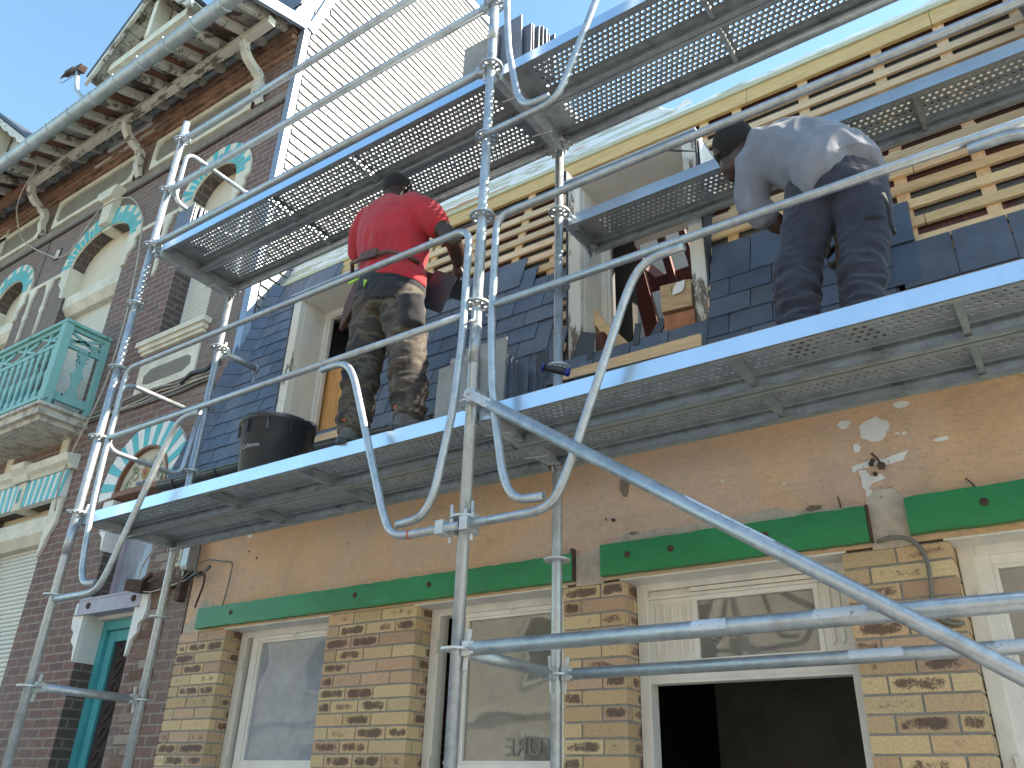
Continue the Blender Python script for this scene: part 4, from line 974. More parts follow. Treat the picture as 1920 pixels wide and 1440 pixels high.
upper_arch(-5.0, -4.26, 5.2, .3, False); upper_arch(-7.35, -6.13, 5.18, .36); upper_arch(-9.25, -8.51, 5.2, .3, False); upper_arch(-11.6, -10.4, 5.18, .36)
for x0, x1 in ((-8.3, -7.56), (-5.92, -5.22)):
    b = MB(); b.box(x0, x1, YW - .022, YW, 5.13, 5.18); xx = x0 + .1 if x0 < -7 else x1 - .18
    for q in ((xx, 5.13), (xx + .4, 5.13)) if x0 < -7 else ((xx, 5.13),):
        b.prism([(q[0] - .08, 5.13), (q[0] + .10, 5.13), (q[0] + .08, 5.06), (q[0] + .04, 4.96), (q[0] + .035, 4.78), (q[0] + .055, 4.76), (q[0] + .05, 4.70), (q[0] + .03, 4.68), (q[0] + .03, 4.42), (q[0] - .01, 4.36), (q[0] - .01, 4.68), (q[0] - .035, 4.7), (q[0] - .035, 4.76), (q[0] - .015, 4.78), (q[0] - .02, 4.96), (q[0] - .05, 5.06)], YW - .024, YW)
    b.build('impost_band', 'cream', hb)
pl_ = MB()   # sunken joints that frame brick piers
for x in (-8.23, -5.62): pl_.box(x - .012, x + .012, YW - .002, YW + .001, 3.4, 5.95)
pl_.build('dark_joint', 'dark_in', hb, split=True)
for x in (-7.88, -5.55):
    b = MB(); q = [(x - .07, 5.52), (x + .05, 5.50), (x + .07, 5.66), (x - .05, 5.68)]; b.prism(q, YW - .012, YW); o = b.build('tile_inset', 'dark_in', hb)
    MB().prism([(a * .82 + x * .18, c * .82 + 5.59 * .18) for a, c in q], YW - .015, YW - .012).build('glazed_tile', 'cream', o)
# windows in the openings: frame, roller shutter, shutter box, curved panel above
def roller_window(x0, x1, z0, zs, rise, zb, ysh=YW + .18, arch=True):
    o = MB().box(x0 + .002, x0 + .09, ysh + .01, ysh + .06, z0, zb).box(x1 - .09, x1 - .002, ysh + .01, ysh + .06, z0, zb).box(x0 + .09, x1 - .09, ysh + .04, ysh + .06, z0, zb).build('window', 'white', hb)
    s_ = MB(); z_ = z0 + .01
    while z_ < zb - .03:
        s_.prism([(ysh + .005, z_), (ysh - .006, z_ + .012), (ysh - .006, z_ + .028), (ysh + .006, z_ + .038), (ysh + .02, z_ + .038), (ysh + .02, z_)], x0 + .092, x1 - .092, 'YZ'); z_ += .042
    s_.build('roller_shutter', 'shutter', o)
    b = MB(); b.prism([(ysh + .06, zb), (ysh - .08, zb), (ysh - .15, zb + .09), (ysh - .15, zb + .24), (ysh - .12, zb + .27), (ysh + .06, zb + .27)], x0 + .003, x1 - .003, 'YZ'); b.build('shutter_box', 'cream', o)
    p = MB(); p.prism(opening(x0 + .002, x1 - .002, zb + .27, zs - .001, rise - .002 if rise else 0), ysh - .03, ysh + .02); p.build('transom_panel', mat_plain('ivory_panel', (.66, .58, .44), .6, .06), o)
    return o
roller_window(-5.0, -4.26, 3.44, 5.2, .3, 4.62); roller_window(-7.35, -6.13, 2.8, 5.18, .36, 4.52); roller_window(-9.25, -8.51, 3.44, 5.2, .3, 4.62)
roller_window(-7.36, -6.08, -1.2, 2.0, 0, 1.62); roller_window(-11.6, -10.4, 2.8, 5.18, .36, 4.52); roller_window(-11.6, -10.4, -1.2, 2.0, 0, 1.62)
for x0, x1 in ((-5.2, -4.14), (-9.45, -8.31)):
    b = MB(); b.box(x0, x1, YW - .09, YW + .2, 3.385, 3.44).box(x0 + .03, x1 - .03, YW - .065, YW, 3.335, 3.385).box(x0 + .05, x1 - .05, YW - .04, YW, 3.30, 3.335); b.build('window_sill', 'cream', hb)
for x0 in (-5.14, -9.38):
    b = MB(); b.box(x0, x0 + .92, YW - .018, YW, 2.87, 3.2); o = b.build('plaster_plaque', 'cream', hb)
    MB().prism([(x0 + .12, 2.97), (x0 + .2, 2.95), (x0 + .74, 2.95), (x0 + .84, 3.0), (x0 + .83, 3.08), (x0 + .77, 3.11), (x0 + .2, 3.11), (x0 + .11, 3.05)], YW - .022, YW - .018).build('rough_infill', 'grey_plaster', o)
# band of old cables
for i in range(5):
    b = MB(); z0 = 2.74 + i * .028; P = []
    for q in range(30): x = -9.5 + 5.6 * q / 29; P.append((x, YW - .02 - .006 * (i % 2), z0 + .018 * math.sin(q * .7 + i) + .01 * random.random() - (.02 if q > 25 else 0)))
    b.tube(P, .008 if i else .013, 6); b.build('facade_cable', 'cable' if i in (0, 3) else 'cable_pale', hb)
b = MB(); b.tube([(-4.35, YW - .03, 2.80), (-4.2, YW - .04, 2.86), (-4.0, YW - .03, 2.84), (-3.85, YW - .03, 2.90)], .022, 8).tube([(-3.86, YW - .03, 2.7), (-3.84, YW - .03, 2.3), (-3.87, YW - .03, 2.1)], .01, 8); b.build('facade_cable', 'black_plastic', hb)
# ground floor arch over the door: voussoirs in white and teal round a relief panel
cx, cz = -4.61, 1.86
def ground_arch(cx):
    b = MB(); ring(b, cx, cz, (.385, .385), (.62, .62), YW - .03, YW, 32, -4, 184); o = b.build('door_arch', 'white', hb)
    b = MB()
    for i in range(10):
        c = 8 + 164 * i / 9; h = 4.4; q = [(cx + .386 * math.cos(R(c - h)), cz + .386 * math.sin(R(c - h))), (cx + .62 * math.cos(R(c - h * .95)), cz + .62 * math.sin(R(c - h * .95))), (cx + .62 * math.cos(R(c + h * .95)), cz + .62 * math.sin(R(c + h * .95))), (cx + .386 * math.cos(R(c + h)), cz + .386 * math.sin(R(c + h)))]
        b.prism(q, YW - .034, YW - .0295)
    b.build('teal_voussoir', 'teal_flat', o, split=True)
    b = MB(); ring(b, cx, cz, (.36, .36), (.385, .385), YW - .04, YW + .03, 28); b.box(cx - .39, cx + .39, YW - .045, YW + .1, cz - .05, cz); b.build('arch_moulding', 'brown_wood', o)
    b = MB(); b.prism([(cx - .36, cz)] + arch_pts(cx, cz, .36, .36, 24)[::-1], YW + .0, YW + .03)
    pn = b.build('relief_panel', mat_plain('painted_relief_ground', (.5, .46, .37), .8, .12, 14, bmp=.4), o)
    r = MB()   # scrolls
    def scroll(x, z_, s_, a0, turns, sgn, rad=.006):
        P = []
        for i in range(22): t = i / 21; a = a0 + sgn * turns * 2 * math.pi * t; q = s_ * (1 - .8 * t); P.append((x + q * math.cos(a), YW - .004, z_ + q * math.sin(a)))
        r.tube(P, rad, 6, radii=[rad * (1.2 - .7 * i / 21) for i in range(22)])
    for sg in (-1, 1):
        scroll(cx + sg * .14, cz + .14, .07, R(90), 1.1, -sg); scroll(cx + sg * .22, cz + .07, .045, R(-60), 1, sg); scroll(cx + sg * .09, cz + .25, .045, R(200), 1.1, sg); scroll(cx + sg * .19, cz + .2, .03, R(0), 1, -sg); scroll(cx + sg * .27, cz + .03, .03, R(120), .8, sg)
        r.tube([(cx + sg * .28, YW - .002, cz + .02), (cx + sg * .26, YW - .004, cz + .1), (cx + sg * .2, YW - .004, cz + .15), (cx + sg * .1, YW - .004, cz + .19)], .005, 6)
    r.build('relief_scroll', 'sage', pn, split=True)
    r = MB(); 
    for k in range(9): a = 2 * math.pi * k / 9; r.lathe([(.0, .016), (.012, .012), (.02, .0)], (cx + .045 * math.cos(a), YW - .002, cz + .15 + .052 * math.sin(a)), (0, -1, 0), 10)
    r.build('relief_petal', 'ochre_relief', pn); MB().lathe([(0, .03), (.016, .026), (.028, .012), (.034, 0)], (cx, YW - .002, cz + .15), (0, -1, 0), 16).build('relief_flower', 'pink', pn)
    return pn
pn = ground_arch(cx); ground_arch(cx - 4.26)
M['blue_letter'] = mat_plain('blue_lettering', (.12, .13, .3), .6, .1)
mw = Matrix.Translation((cx + .02, YW - .006, cz + .05)) @ Matrix.Rotation(R(90), 4, 'X') @ Matrix.Shear('XZ', 4, (0, 0)) @ Matrix.Rotation(R(4), 4, 'Z')
place_text('Madeleine', .062, mw, 'blue_letter', 'painted_name', pn, .0015)
# door recess below
def door_bay(x0, x1):
    for sx, e in ((-1, x0), (1, x1)):
        for za, zb in ((.42, .90), (1.34, 1.80)):
            q = [(e, za), (e + sx * .02, za + .02), (e + sx * .04, za + .12), (e + sx * .1, za + .17), (e + sx * .09, za + .24), (e + sx * .14, za + .27), (e + sx * .16, za + .34), (e + sx * .15, zb), (e, zb)]
            c = MB(); c.prism(q, YW - .028, YW); xa = e if sx < 0 else e - .004; c.box(xa, xa + .004, YW, YW + .268, za, zb); c.build('corbel_stone', 'white', hb)
    b = MB(); b.box(x0 - .12, x1 + .06, YW - .03, YW + .1, .80, .925).box(x0 - .1, x1 + .04, YW - .036, YW - .03, .915, .93).box(x0 - .12, x1 + .06, YW - .05, YW - .03, .79, .80)
    o = b.build('steel_lintel', 'lilac', hb); l = MB()
    for q in (.08, .72): l.lathe([(0, .018), (.02, .016), (.03, .004), (.03, 0)], (x0 - .04 + q, YW - .03, .865), (0, -1, 0), 6, smooth=False)
    l.build('bolt', 'rust', o, split=True)
    MB().box(x0 - .1, x1 - .0, YW + .1, YW + .27, .77, .80).build('lintel_underside', 'offwhite', hb)
    f_ = MB(); prof_frame(f_, x0 + .002, x1 - .002, .93, 1.79, YW + .14, YW + .2, .06); o = f_.build('transom_window', 'lilac', hb); MB().box(x0 + .06, x1 - .06, YW + .17, YW + .175, .99, 1.73).build('pane', 'glass', o)
    d = MB(); prof_frame(d, x0 + .002, x1 - .002, GZ, .765, YW + .16, YW + .24, .07); o = d.build('door', 'teal_door', hb)
    d = MB(); prof_frame(d, x0 + .08, x1 - .08, GZ + .1, .69, YW + .19, YW + .23, .09); d.build('door_leaf', 'teal_door', o, bevel=.004); MB().box(x0 + .17, x1 - .17, YW + .215, YW + .22, GZ + .2, .6).build('door_glass', 'dark_in', o)
    g_ = MB()
    for i in range(16):
        z_ = .55 - i * .17
        for sg in (-1, 1): g_.tube([(x0 + .36 + sg * (.06 + .05 * math.cos(t / 2)), YW + .205, z_ + .07 * math.sin(t / 2.5)) for t in range(0, 13)], .006, 6)
    g_.build('wrought_grille', 'rust', o)
door_bay(-4.97, -4.25); door_bay(-9.23, -8.51)
# flat striped lintel and cornice over the ground-floor shutter
def flat_arch(x0, x1):
    b = MB(); b.box(x0, x1, YW - .05, YW + .02, 1.99, 2.26); o = b.build('striped_lintel', 'white', hb); t = MB(); n = 15; w_ = (x1 - x0) / n
    for i in range(n):
        if i == n // 2: 
            for k in range(4): t.box(x0 + i * w_ + .02 + k * .016, x0 + i * w_ + .026 + k * .016, YW - .064, YW - .06, 2.05, 2.2)
            continue
        sk = (i - n / 2) * .008; t.hexa([(x0 + i * w_ + w_ * .28, YW - .054, 1.991), (x0 + i * w_ + w_ * .78, YW - .054, 1.991), (x0 + i * w_ + w_ * .78, YW - .0505, 1.991), (x0 + i * w_ + w_ * .28, YW - .0505, 1.991)] + [(x0 + i * w_ + w_ * .28 + sk, YW - .054, 2.259), (x0 + i * w_ + w_ * .78 + sk, YW - .054, 2.259), (x0 + i * w_ + w_ * .78 + sk, YW - .0505, 2.259), (x0 + i * w_ + w_ * .28 + sk, YW - .0505, 2.259)])
    t.build('teal_stripe', 'teal_flat', o, split=True)
    c = MB(); c.prism([(YW, 2.265), (YW - .06, 2.265), (YW - .08, 2.30), (YW - .12, 2.33), (YW - .14, 2.40), (YW, 2.42)], x0 - .06, x1 + .06, 'YZ')
    xm = (x0 + x1) / 2; c.prism([(YW, 2.265), (YW - .09, 2.265), (YW - .12, 2.33), (YW - .17, 2.38), (YW - .17, 2.44), (YW, 2.46)], xm - .14, xm + .14, 'YZ'); c.box(xm - .08, xm + .08, YW - .06, YW + .2, 1.97, 2.26); c.build('hood_mould', 'cream', hb)
    for sx, e in ((-1, x0 + .19), (1, x1 - .19)):
        q = [(e, 1.99), (e + sx * .19, 1.99), (e + sx * .17, 1.72), (e + sx * .1, 1.62), (e + sx * .06, 1.5), (e + sx * .01, 1.42), (e, 1.42)]
        MB().prism(q, YW - .03, YW + .001).build('haunch_stone', 'cream', hb)
    for x in (x0 + .22, x1 - .35): MB().box(x, x + .13, YW - .02, YW, 2.44, 2.68).build('pilaster_strip', 'cream', hb)
flat_arch(-7.55, -5.89); flat_arch(-11.75, -10.2)

# balcony
M['balcony_wood'] = M['teal']
bc = MB(); X1, X0, Y0 = -5.86, -8.15, .80
bc.box(X0, X1, Y0, YW, 2.69, 2.79).box(X0 - .03, X1 + .03, Y0 - .03, YW, 2.765, 2.8).box(X0 + .05, X1 - .05, Y0 + .05, YW, 2.64, 2.69)
bo = bc.build('balcony', mat_plain('flaking_balcony_slab', (.55, .52, .45), .85, .12, 3, bmp=.3, dark=(.36, .32, .28), dthr=.5), hb)
T = lambda b, nm: b.build(nm, 'teal', bo, bevel=.003)
def baluster(cx_, y_, z0, z1, axis='X'):
    h = z1 - z0; pr = [(.030, 0), (.040, .04), (.040, .1), (.018, .16), (.024, .3), (.036, .42), (.046, .5), (.030, .53), (.018, .58), (.026, .72), (.036, .82), (.022, .86), (.042, .92), (.042, 1)]
    pts = [(w_, z0 + t * h) for w_, t in pr] + [(-w_, z0 + t * h) for w_, t in reversed(pr)]
    b = MB()
    if axis == 'X': b.prism([(cx_ + a, z_) for a, z_ in pts], y_ - .011, y_ + .011, 'XZ')
    else: b.prism([(y_ + a * 1.5, z_) for a, z_ in pts], cx_ - .011, cx_ + .011, 'YZ')
    return T(b, 'baluster')
yb = Y0 + .05; xb_ = X1 - .05
T(MB().box(X0, X1 + .01, yb - .05, yb + .045, 3.70, 3.735), 'handrail'); T(MB().box(xb_ - .045, xb_ + .05, yb + .046, YW, 3.70, 3.735), 'handrail')
T(MB().box(X0, xb_ - .045, yb - .02, yb + .02, 3.655, 3.70), 'top_rail'); T(MB().box(xb_ - .02, xb_ + .02, yb + .045, YW - .06, 3.655, 3.70), 'top_rail')
for z_ in (3.46, 2.88): T(MB().box(X0, xb_ - .045, yb - .018, yb + .018, z_, z_ + .045), 'rail'); T(MB().box(xb_ - .018, xb_ + .018, yb + .045, YW - .06, z_, z_ + (.045 if z_ > 3 else .09)), 'rail')
T(MB().box(xb_ - .045, xb_ + .045, yb - .045, yb + .045, 2.79, 3.70), 'post'); T(MB().box(xb_ - .03, xb_ + .03, YW - .06, YW, 2.74, 3.70), 'post'); T(MB().box(X0, X0 + .08, yb - .04, yb + .04, 2.79, 3.70), 'post')
x = xb_ - .13
while x > X0 + .12: baluster(x, yb, 2.925, 3.46); x -= .135
baluster(xb_, (yb + YW) / 2, 2.97, 3.46, 'Y')
for a, e in (((yb + .05, 3.64), (YW - .07, 3.51)), ((yb + .05, 3.55), (YW - .07, 3.58)), ((yb + .05, 3.52), (YW - .07, 3.66))): T(MB().beam((xb_, a[0], a[1]), (xb_, e[0], e[1]), .022, .03), 'lattice_bar')
x = xb_ - .05
while x > X0 + .3:
    for a, e in (((x, 3.65), (x - .42, 3.51)), ((x, 3.51), (x - .42, 3.65)), ((x, 3.60), (x - .16, 3.58))): T(MB().beam((a[0], yb + (0.006 if a[1] > 3.6 else -.006), a[1]), (e[0], yb, e[1]), .02, .028), 'lattice_bar')
    T(MB().prism([(x - .24, 3.5), (x - .2, 3.56), (x - .215, 3.66), (x - .23, 3.69), (x - .245, 3.66), (x - .26, 3.56)], yb - .016, yb + .016), 'lattice_bar')
    x -= .48
ac = MB(); ac.obox((-6.9, 1.1, 3.05), (.5, .3, .35), (0, 0, .1)); ac.box(-7.1, -6.7, .9, 1.2, 2.82, 2.9)
ac.build('planter_box', mat_plain('blue_green_tub', (.04, .2, .26), .5, .1), bo, bevel=.02)

# eaves: rafters, boards, purlin on curved brackets, gutter
ea = MB(); ea.hexa([(BL, .50, 6.80), (BX, .50, 6.80), (BX, 1.30, 7.10), (BL, 1.30, 7.10), (BL, .50, 6.82), (BX, .50, 6.82), (BX, 1.30, 7.12), (BL, 1.30, 7.12)])
ea.build('soffit_boards', 'eave_wood', hb)
rd = MB(); x = -4.05
for i in range(24):
    a, e = x - .33 + .06, x - .06
    if i % 4 != 1: rd.hexa([(a, .62, 6.828), (e, .62, 6.828), (e, .88, 6.926), (a, .88, 6.926), (a, .62, 6.8445), (e, .62, 6.8445), (e, .88, 6.942), (a, .88, 6.942)])
    x -= .335
rd.build('bare_soffit_board', 'brown_wood', hb, split=True)
x = -3.80
for i in range(27):
    b = MB(); b.prism([(.60, 6.725), (.565, 6.76), (.575, 6.815), (1.30, 7.09), (1.30, 6.985), (.66, 6.745)], x - .034, x + .034, 'YZ'); b.build('rafter', 'peel_eave', hb, bevel=.004); x -= .355
b = MB(); b.box(-8.52, -3.70, .89, .98, 6.73, 6.83); b.build('purlin', 'peel_eave', hb, bevel=.004); b = MB(); b.box(BL, -8.53, .89, .98, 6.73, 6.83); b.build('purlin', 'brown_wood', hb, bevel=.004)
def ribbon(path, w_):
    P = [Vector(p) for p in path]; L, Rr = [], []
    for i, p in enumerate(P):
        t = (P[min(i + 1, len(P) - 1)] - P[max(i - 1, 0)]).normalized(); n_ = Vector((-t.y, t.x)); ww = w_[i] if isinstance(w_, list) else w_
        L.append(tuple(p + n_ * ww / 2)); Rr.append(tuple(p - n_ * ww / 2))
    return L + Rr[::-1]
sc_path = [(1.275, 6.12), (1.235, 6.19), (1.215, 6.27), (1.225, 6.36), (1.215, 6.43), (1.17, 6.48), (1.10, 6.51), (1.02, 6.56), (.965, 6.63), (.94, 6.71), (.945, 6.74)]
for x in (-4.13, -6.31, -8.49, -10.67):
    b = MB(); b.prism(ribbon(sc_path, [.05, .07, .075, .075, .085, .085, .075, .08, .08, .085, .09]), x - .045, x + .045, 'YZ'); b.obox((x, 1.15, 6.455), (.10, .05, .03), (R(-30), 0, 0)); b.build('eave_bracket', 'peel_eave', hb, bevel=.006)
gu = MB(); P = [(.50 + .078 * math.cos(math.pi + math.pi * i / 12), 6.72 + .078 * math.sin(math.pi + math.pi * i / 12)) for i in range(13)]; P2 = [(.50 + .073 * math.cos(math.pi + math.pi * i / 12), 6.72 + .073 * math.sin(math.pi + math.pi * i / 12)) for i in range(13)]
gu.prism(P + P2[::-1], BL, BX - .02, 'YZ'); gu.tube([(BL, .424, 6.724), (BX - .02, .424, 6.724)], .011, 8)
go = gu.build('gutter', 'zinc', hb); x = -3.9
while x > BL:
    b = MB(); b.tube([(x, .50 + .081 * math.cos(math.pi + math.pi * q / 12), 6.72 + .081 * math.sin(math.pi + math.pi * q / 12)) for q in range(13)], .010, 6).box(x - .01, x + .01, .41, .43, 6.72, 6.745); b.build('gutter_bracket', 'zinc', go, split=False); x -= .47
# steep slated roof above with two gabled dormers
rf = MB(); r_ = 0; z_ = 7.0
rf.hexa([(BL, 1.13, 7.0), (BX, 1.13, 7.0), (BX, 1.3, 7.0), (BL, 1.3, 7.0), (BL, 1.9, 10.05), (BX, 1.9, 10.05), (BX, 2.2, 10.05), (BL, 2.2, 10.05)])
rf.hexa([(BL, 1.9, 10.05), (BX, 1.9, 10.05), (BX, 8.5, 10.0), (BL, 8.5, 10.0), (BL, 1.9, 10.1), (BX, 1.9, 10.1), (BX, 8.5, 10.75), (BL, 8.5, 10.75)])
rf.build('roof', 'zinc', hb)
rs = MB()
while z_ < 10.0:
    x = BX - (.11 if r_ % 2 else 0)
    while x > -6.0:
        y = 1.125 + (z_ - 7.0) * .2525; t = random.choice(SLC); rs.hexa([(x - .215, y - .018, z_), (x - .003, y - .018, z_), (x - .003, y - .01, z_), (x - .215, y - .01, z_), (x - .215, y + .04, z_ + .2), (x - .003, y + .04, z_ + .2), (x - .003, y + .048, z_ + .2), (x - .215, y + .048, z_ + .2)], 0, (*t, 1)); x -= .22
    z_ += .13; r_ += 1
rs.build('roof_slates', 'slate', hb)
def gabled_dormer(cx_, za, zt, hw, yf=.9):
    b = MB()      # roof slabs, dark edged
    for sg in (-1, 1):
        p0 = Vector((cx_, yf, za)); p1 = Vector((cx_ + sg * hw, yf, zt)); n_ = Vector((sg * (za - zt), 0, hw)).normalized() * .05
        q = [p0, p1, p1 + Vector((0, 1.5, 0)), p0 + Vector((0, 1.5, 0))]; b.hexa(q + [v_ + n_ for v_ in q])
    o = b.build('dormer', 'lead', hb)
    s_ = MB()
    for sg in (-1, 1):
        for k in range(9):
            t0, t1 = k / 9 + .01, (k + 1) / 9; P_ = lambda t, y: Vector((cx_ + sg * hw * t, y, za + (zt - za) * t - .022))
            q = [P_(t0, yf + .04), P_(t1, yf + .04), P_(t1, yf + 1.4), P_(t0, yf + 1.4)]; s_.hexa([v_ - Vector((0, 0, .02)) for v_ in q] + q)
    s_.build('soffit_boards', 'peel_eave', o)
    bb = MB()
    for sg in (-1, 1):
        pts = []
        n = 14
        for k in range(n + 1): t = k / n; pts.append((cx_ + sg * hw * t, za + (zt - za) * t - .03))
        low = [(x_, z_ - .13 - .03 * math.sin(k * 2.2)) for k, (x_, z_) in enumerate(pts)]
        bb.prism(pts + low[::-1], yf + .005, yf + .045)
    bb.build('bargeboard', 'peel_eave', o, split=True)
    gw = MB(); gw.prism([(cx_ - hw * .66, zt - 1.6), (cx_ + hw * .66, zt - 1.6), (cx_ + hw * .66, zt + .1), (cx_, za - .2), (cx_ - hw * .66, zt + .1)], yf + .32, yf + .5); gw.build('dormer_wall', 'peel_eave', o)
    cr = MB(); cr.box(cx_ - hw * .75, cx_ + hw * .75, yf + .12, yf + .34, zt + .02, zt + .16); cr.box(cx_ - .05, cx_ + .05, yf + .1, yf + .3, zt + .15, za - .25); cr.build('tie_beam', 'cream', o)
    wn = MB(); prof_frame(wn, cx_ - hw * .4, cx_ + hw * .4, zt - 1.5, zt - .05, yf + .28, yf + .33, .08); wn.build('window_frame', 'white', o)
    ck = MB()
    for sg in (-1, 1): ck.box(cx_ + sg * hw * .66 - .02, cx_ + sg * hw * .66 + .02, yf + .5, yf + 1.6, zt - 1.5, zt + .15)
    ck.build('cheek', 'slate', o, split=True)
gabled_dormer(-6.70, 9.50, 8.38, 1.18)
gabled_dormer(-11.1, 9.45, 7.75, 2.1, .95)
# mast with insulator and clamp behind the gutter
ms_ = thing('service_mast', 'bent steel service mast with a cable clamp rising behind the long gutter', 'mast', (-7.5, 1.05, 7.6))
b = MB(); b.tube(fil([(-7.35, 1.15, 7.2), (-7.6, 1.02, 7.75), (-8.35, 1.0, 8.45), (-8.52, 1.0, 8.85), (-8.54, 1.0, 8.98)], .3, 6), .035, 12); b.build('mast_tube', 'zinc', ms_)
b = MB(); b.obox((-8.58, 1.0, 9.03), (.26, .08, .09), (0, .2, 0)).obox((-8.84, 1.0, 9.14), (.24, .07, .08), (0, .15, 0)).lathe([(.0, 0), (.035, .02), (.01, .2)], (-8.92, 1.0, 9.16), (-1, 0, .12), 8); b.obox((-8.45, 1, 8.97), (.1, .1, .1), (0, .4, 0)); b.build('cable_clamp', 'rust', ms_)
b = MB(); b.tube(fil([(-8.6, 1.0, 8.95), (-9.0, 1.0, 9.0), (-9.15, 1.0, 9.1), (-9.1, 1.0, 9.22), (-8.9, 1.0, 9.2)], .06, 4), .006, 6); b.build('wire_loop', 'cable', ms_)
# loose pale cable hanging down the front of the brown house
b = MB(); P = [(-8.1, .46, 6.72), (-8.05, .8, 6.78), (-8.5, .86, 6.7), (-8.95, 1.0, 6.6), (-9.05, 1.2, 6.3), (-8.7, 1.22, 6.0), (-7.7, 1.24, 5.41), (-7.4, 1.24, 5.40), (-6.9, 1.2, 5.9), (-6.2, 1.2, 5.75), (-5.82, 1.22, 5.3), (-5.72, 1.22, 4.9), (-5.64, 1.22, 4.5), (-5.56, 1.22, 3.85), (-5.58, 1.22, 3.05), (-5.82, 1.22, 2.52), (-5.95, 1.22, 2.16), (-5.87, 1.22, 1.83)]
Q = []
for i in range(len(P) - 1):
    for k in range(4): t = k / 4; Q.append(Vector(P[i]).lerp(Vector(P[i + 1]), t))
Q.append(Vector(P[-1]))
for _ in range(2): Q = [Q[0]] + [(Q[i - 1] + Q[i] * 2 + Q[i + 1]) / 4 for i in range(1, len(Q) - 1)] + [Q[-1]]
tag(b.tube(Q, .009, 7).build('cable', 'cable_pale'), 'long pale cable hanging loosely down the front of the brown brick house', 'cable')

# ------------------------------------------------------------------ people
def loft(b, rings, seg=24):
    """closed skin through rings (centre, half width, half depth, width axis, depth axis)"""
    n0 = len(b.v)
    for c, a, d, ax, ay in rings:
        c = Vector(c); ax = Vector(ax).normalized(); ay = Vector(ay).normalized()
        for k in range(seg): t = 2 * math.pi * k / seg; b.v.append(tuple(c + ax * a * math.cos(t) + ay * d * math.sin(t)))
    for i in range(len(rings) - 1):
        for k in range(seg): k2 = (k + 1) % seg; b.face((n0 + i * seg + k, n0 + i * seg + k2, n0 + (i + 1) * seg + k2, n0 + (i + 1) * seg + k))
    b.face([n0 + k for k in reversed(range(seg))]); b.face([n0 + (len(rings) - 1) * seg + k for k in range(seg)])
def ell(b, c, r, rot=(0, 0, 0), seg=16, rg=10):
    E_ = Matrix.Rotation(rot[2], 3, 'Z') @ Matrix.Rotation(rot[1], 3, 'Y') @ Matrix.Rotation(rot[0], 3, 'X'); n0 = len(b.v); c = Vector(c)
    for i in range(1, rg):
        p = math.pi * i / rg
        for k in range(seg): t = 2 * math.pi * k / seg; b.v.append(tuple(c + E_ @ Vector((r[0] * math.sin(p) * math.cos(t), r[1] * math.sin(p) * math.sin(t), r[2] * math.cos(p)))))
    for i in range(rg - 2):
        for k in range(seg): k2 = (k + 1) % seg; b.face((n0 + i * seg + k, n0 + i * seg + k2, n0 + (i + 1) * seg + k2, n0 + (i + 1) * seg + k))
    b.face([n0 + k for k in range(seg)]); b.face([n0 + (rg - 2) * seg + k for k in reversed(range(seg))])
def limb(b, pts, radii, seg=18, sub=4):
    P, Q = [], []
    n = len(pts); V = [Vector(p) for p in pts]
    for i in range(n - 1):
        for k in range(sub):
            t = k / sub; p0, p1, p2, p3 = V[max(i - 1, 0)], V[i], V[i + 1], V[min(i + 2, n - 1)]
            P.append(.5 * ((2 * p1) + (p2 - p0) * t + (2 * p0 - 5 * p1 + 4 * p2 - p3) * t * t + (3 * p1 - p0 - 3 * p2 + p3) * t ** 3)); Q.append(radii[i] + (radii[i + 1] - radii[i]) * t)
    P.append(V[-1]); Q.append(radii[-1]); b.tube(P, 0, seg, radii=Q)
    ell(b, P[0], (Q[0],) * 3); ell(b, P[-1], (Q[-1],) * 3)
def organic(b, name, mat, parent, vox=.009, smooth=4, wr=None):
    me = bpy.data.meshes.new(name); me.from_pydata(b.v, [], b.f)
    bm = bmesh.new(); bm.from_mesh(me); bmesh.ops.recalc_face_normals(bm, faces=bm.faces); bm.to_mesh(me); bm.free()
    o = bpy.data.objects.new(name, me); C.objects.link(o)
    md = o.modifiers.new('r', 'REMESH'); md.mode = 'VOXEL'; md.voxel_size = vox
    sm_ = o.modifiers.new('s', 'SMOOTH'); sm_.iterations = smooth; sm_.factor = .6
    dg = bpy.context.evaluated_depsgraph_get(); dg.update(); m2 = bpy.data.meshes.new_from_object(o.evaluated_get(dg)); o.modifiers.clear(); o.data = m2; bpy.data.meshes.remove(me)
    if wr:
        nn = [v.normal.copy() for v in m2.vertices]
        for v, n_ in zip(m2.vertices, nn): v.co = v.co + n_ * wr(v.co, n_)
    for p in m2.polygons: p.use_smooth = True
    m2.materials.clear(); m2.materials.append(M[mat]); m2.name = name
    o.parent = parent; o.matrix_parent_inverse = parent.matrix_world.inverted(); return o
def fold(p, f_, sx=1, sy=1, sz=1, seed=0): return noise.noise(Vector((p.x * f_ * sx + seed, p.y * f_ * sy, p.z * f_ * sz)))
def ridge(p, f_, sx=1, sy=1, sz=1, seed=0): return 1 - abs(fold(p, f_, sx, sy, sz, seed)) * 2.2
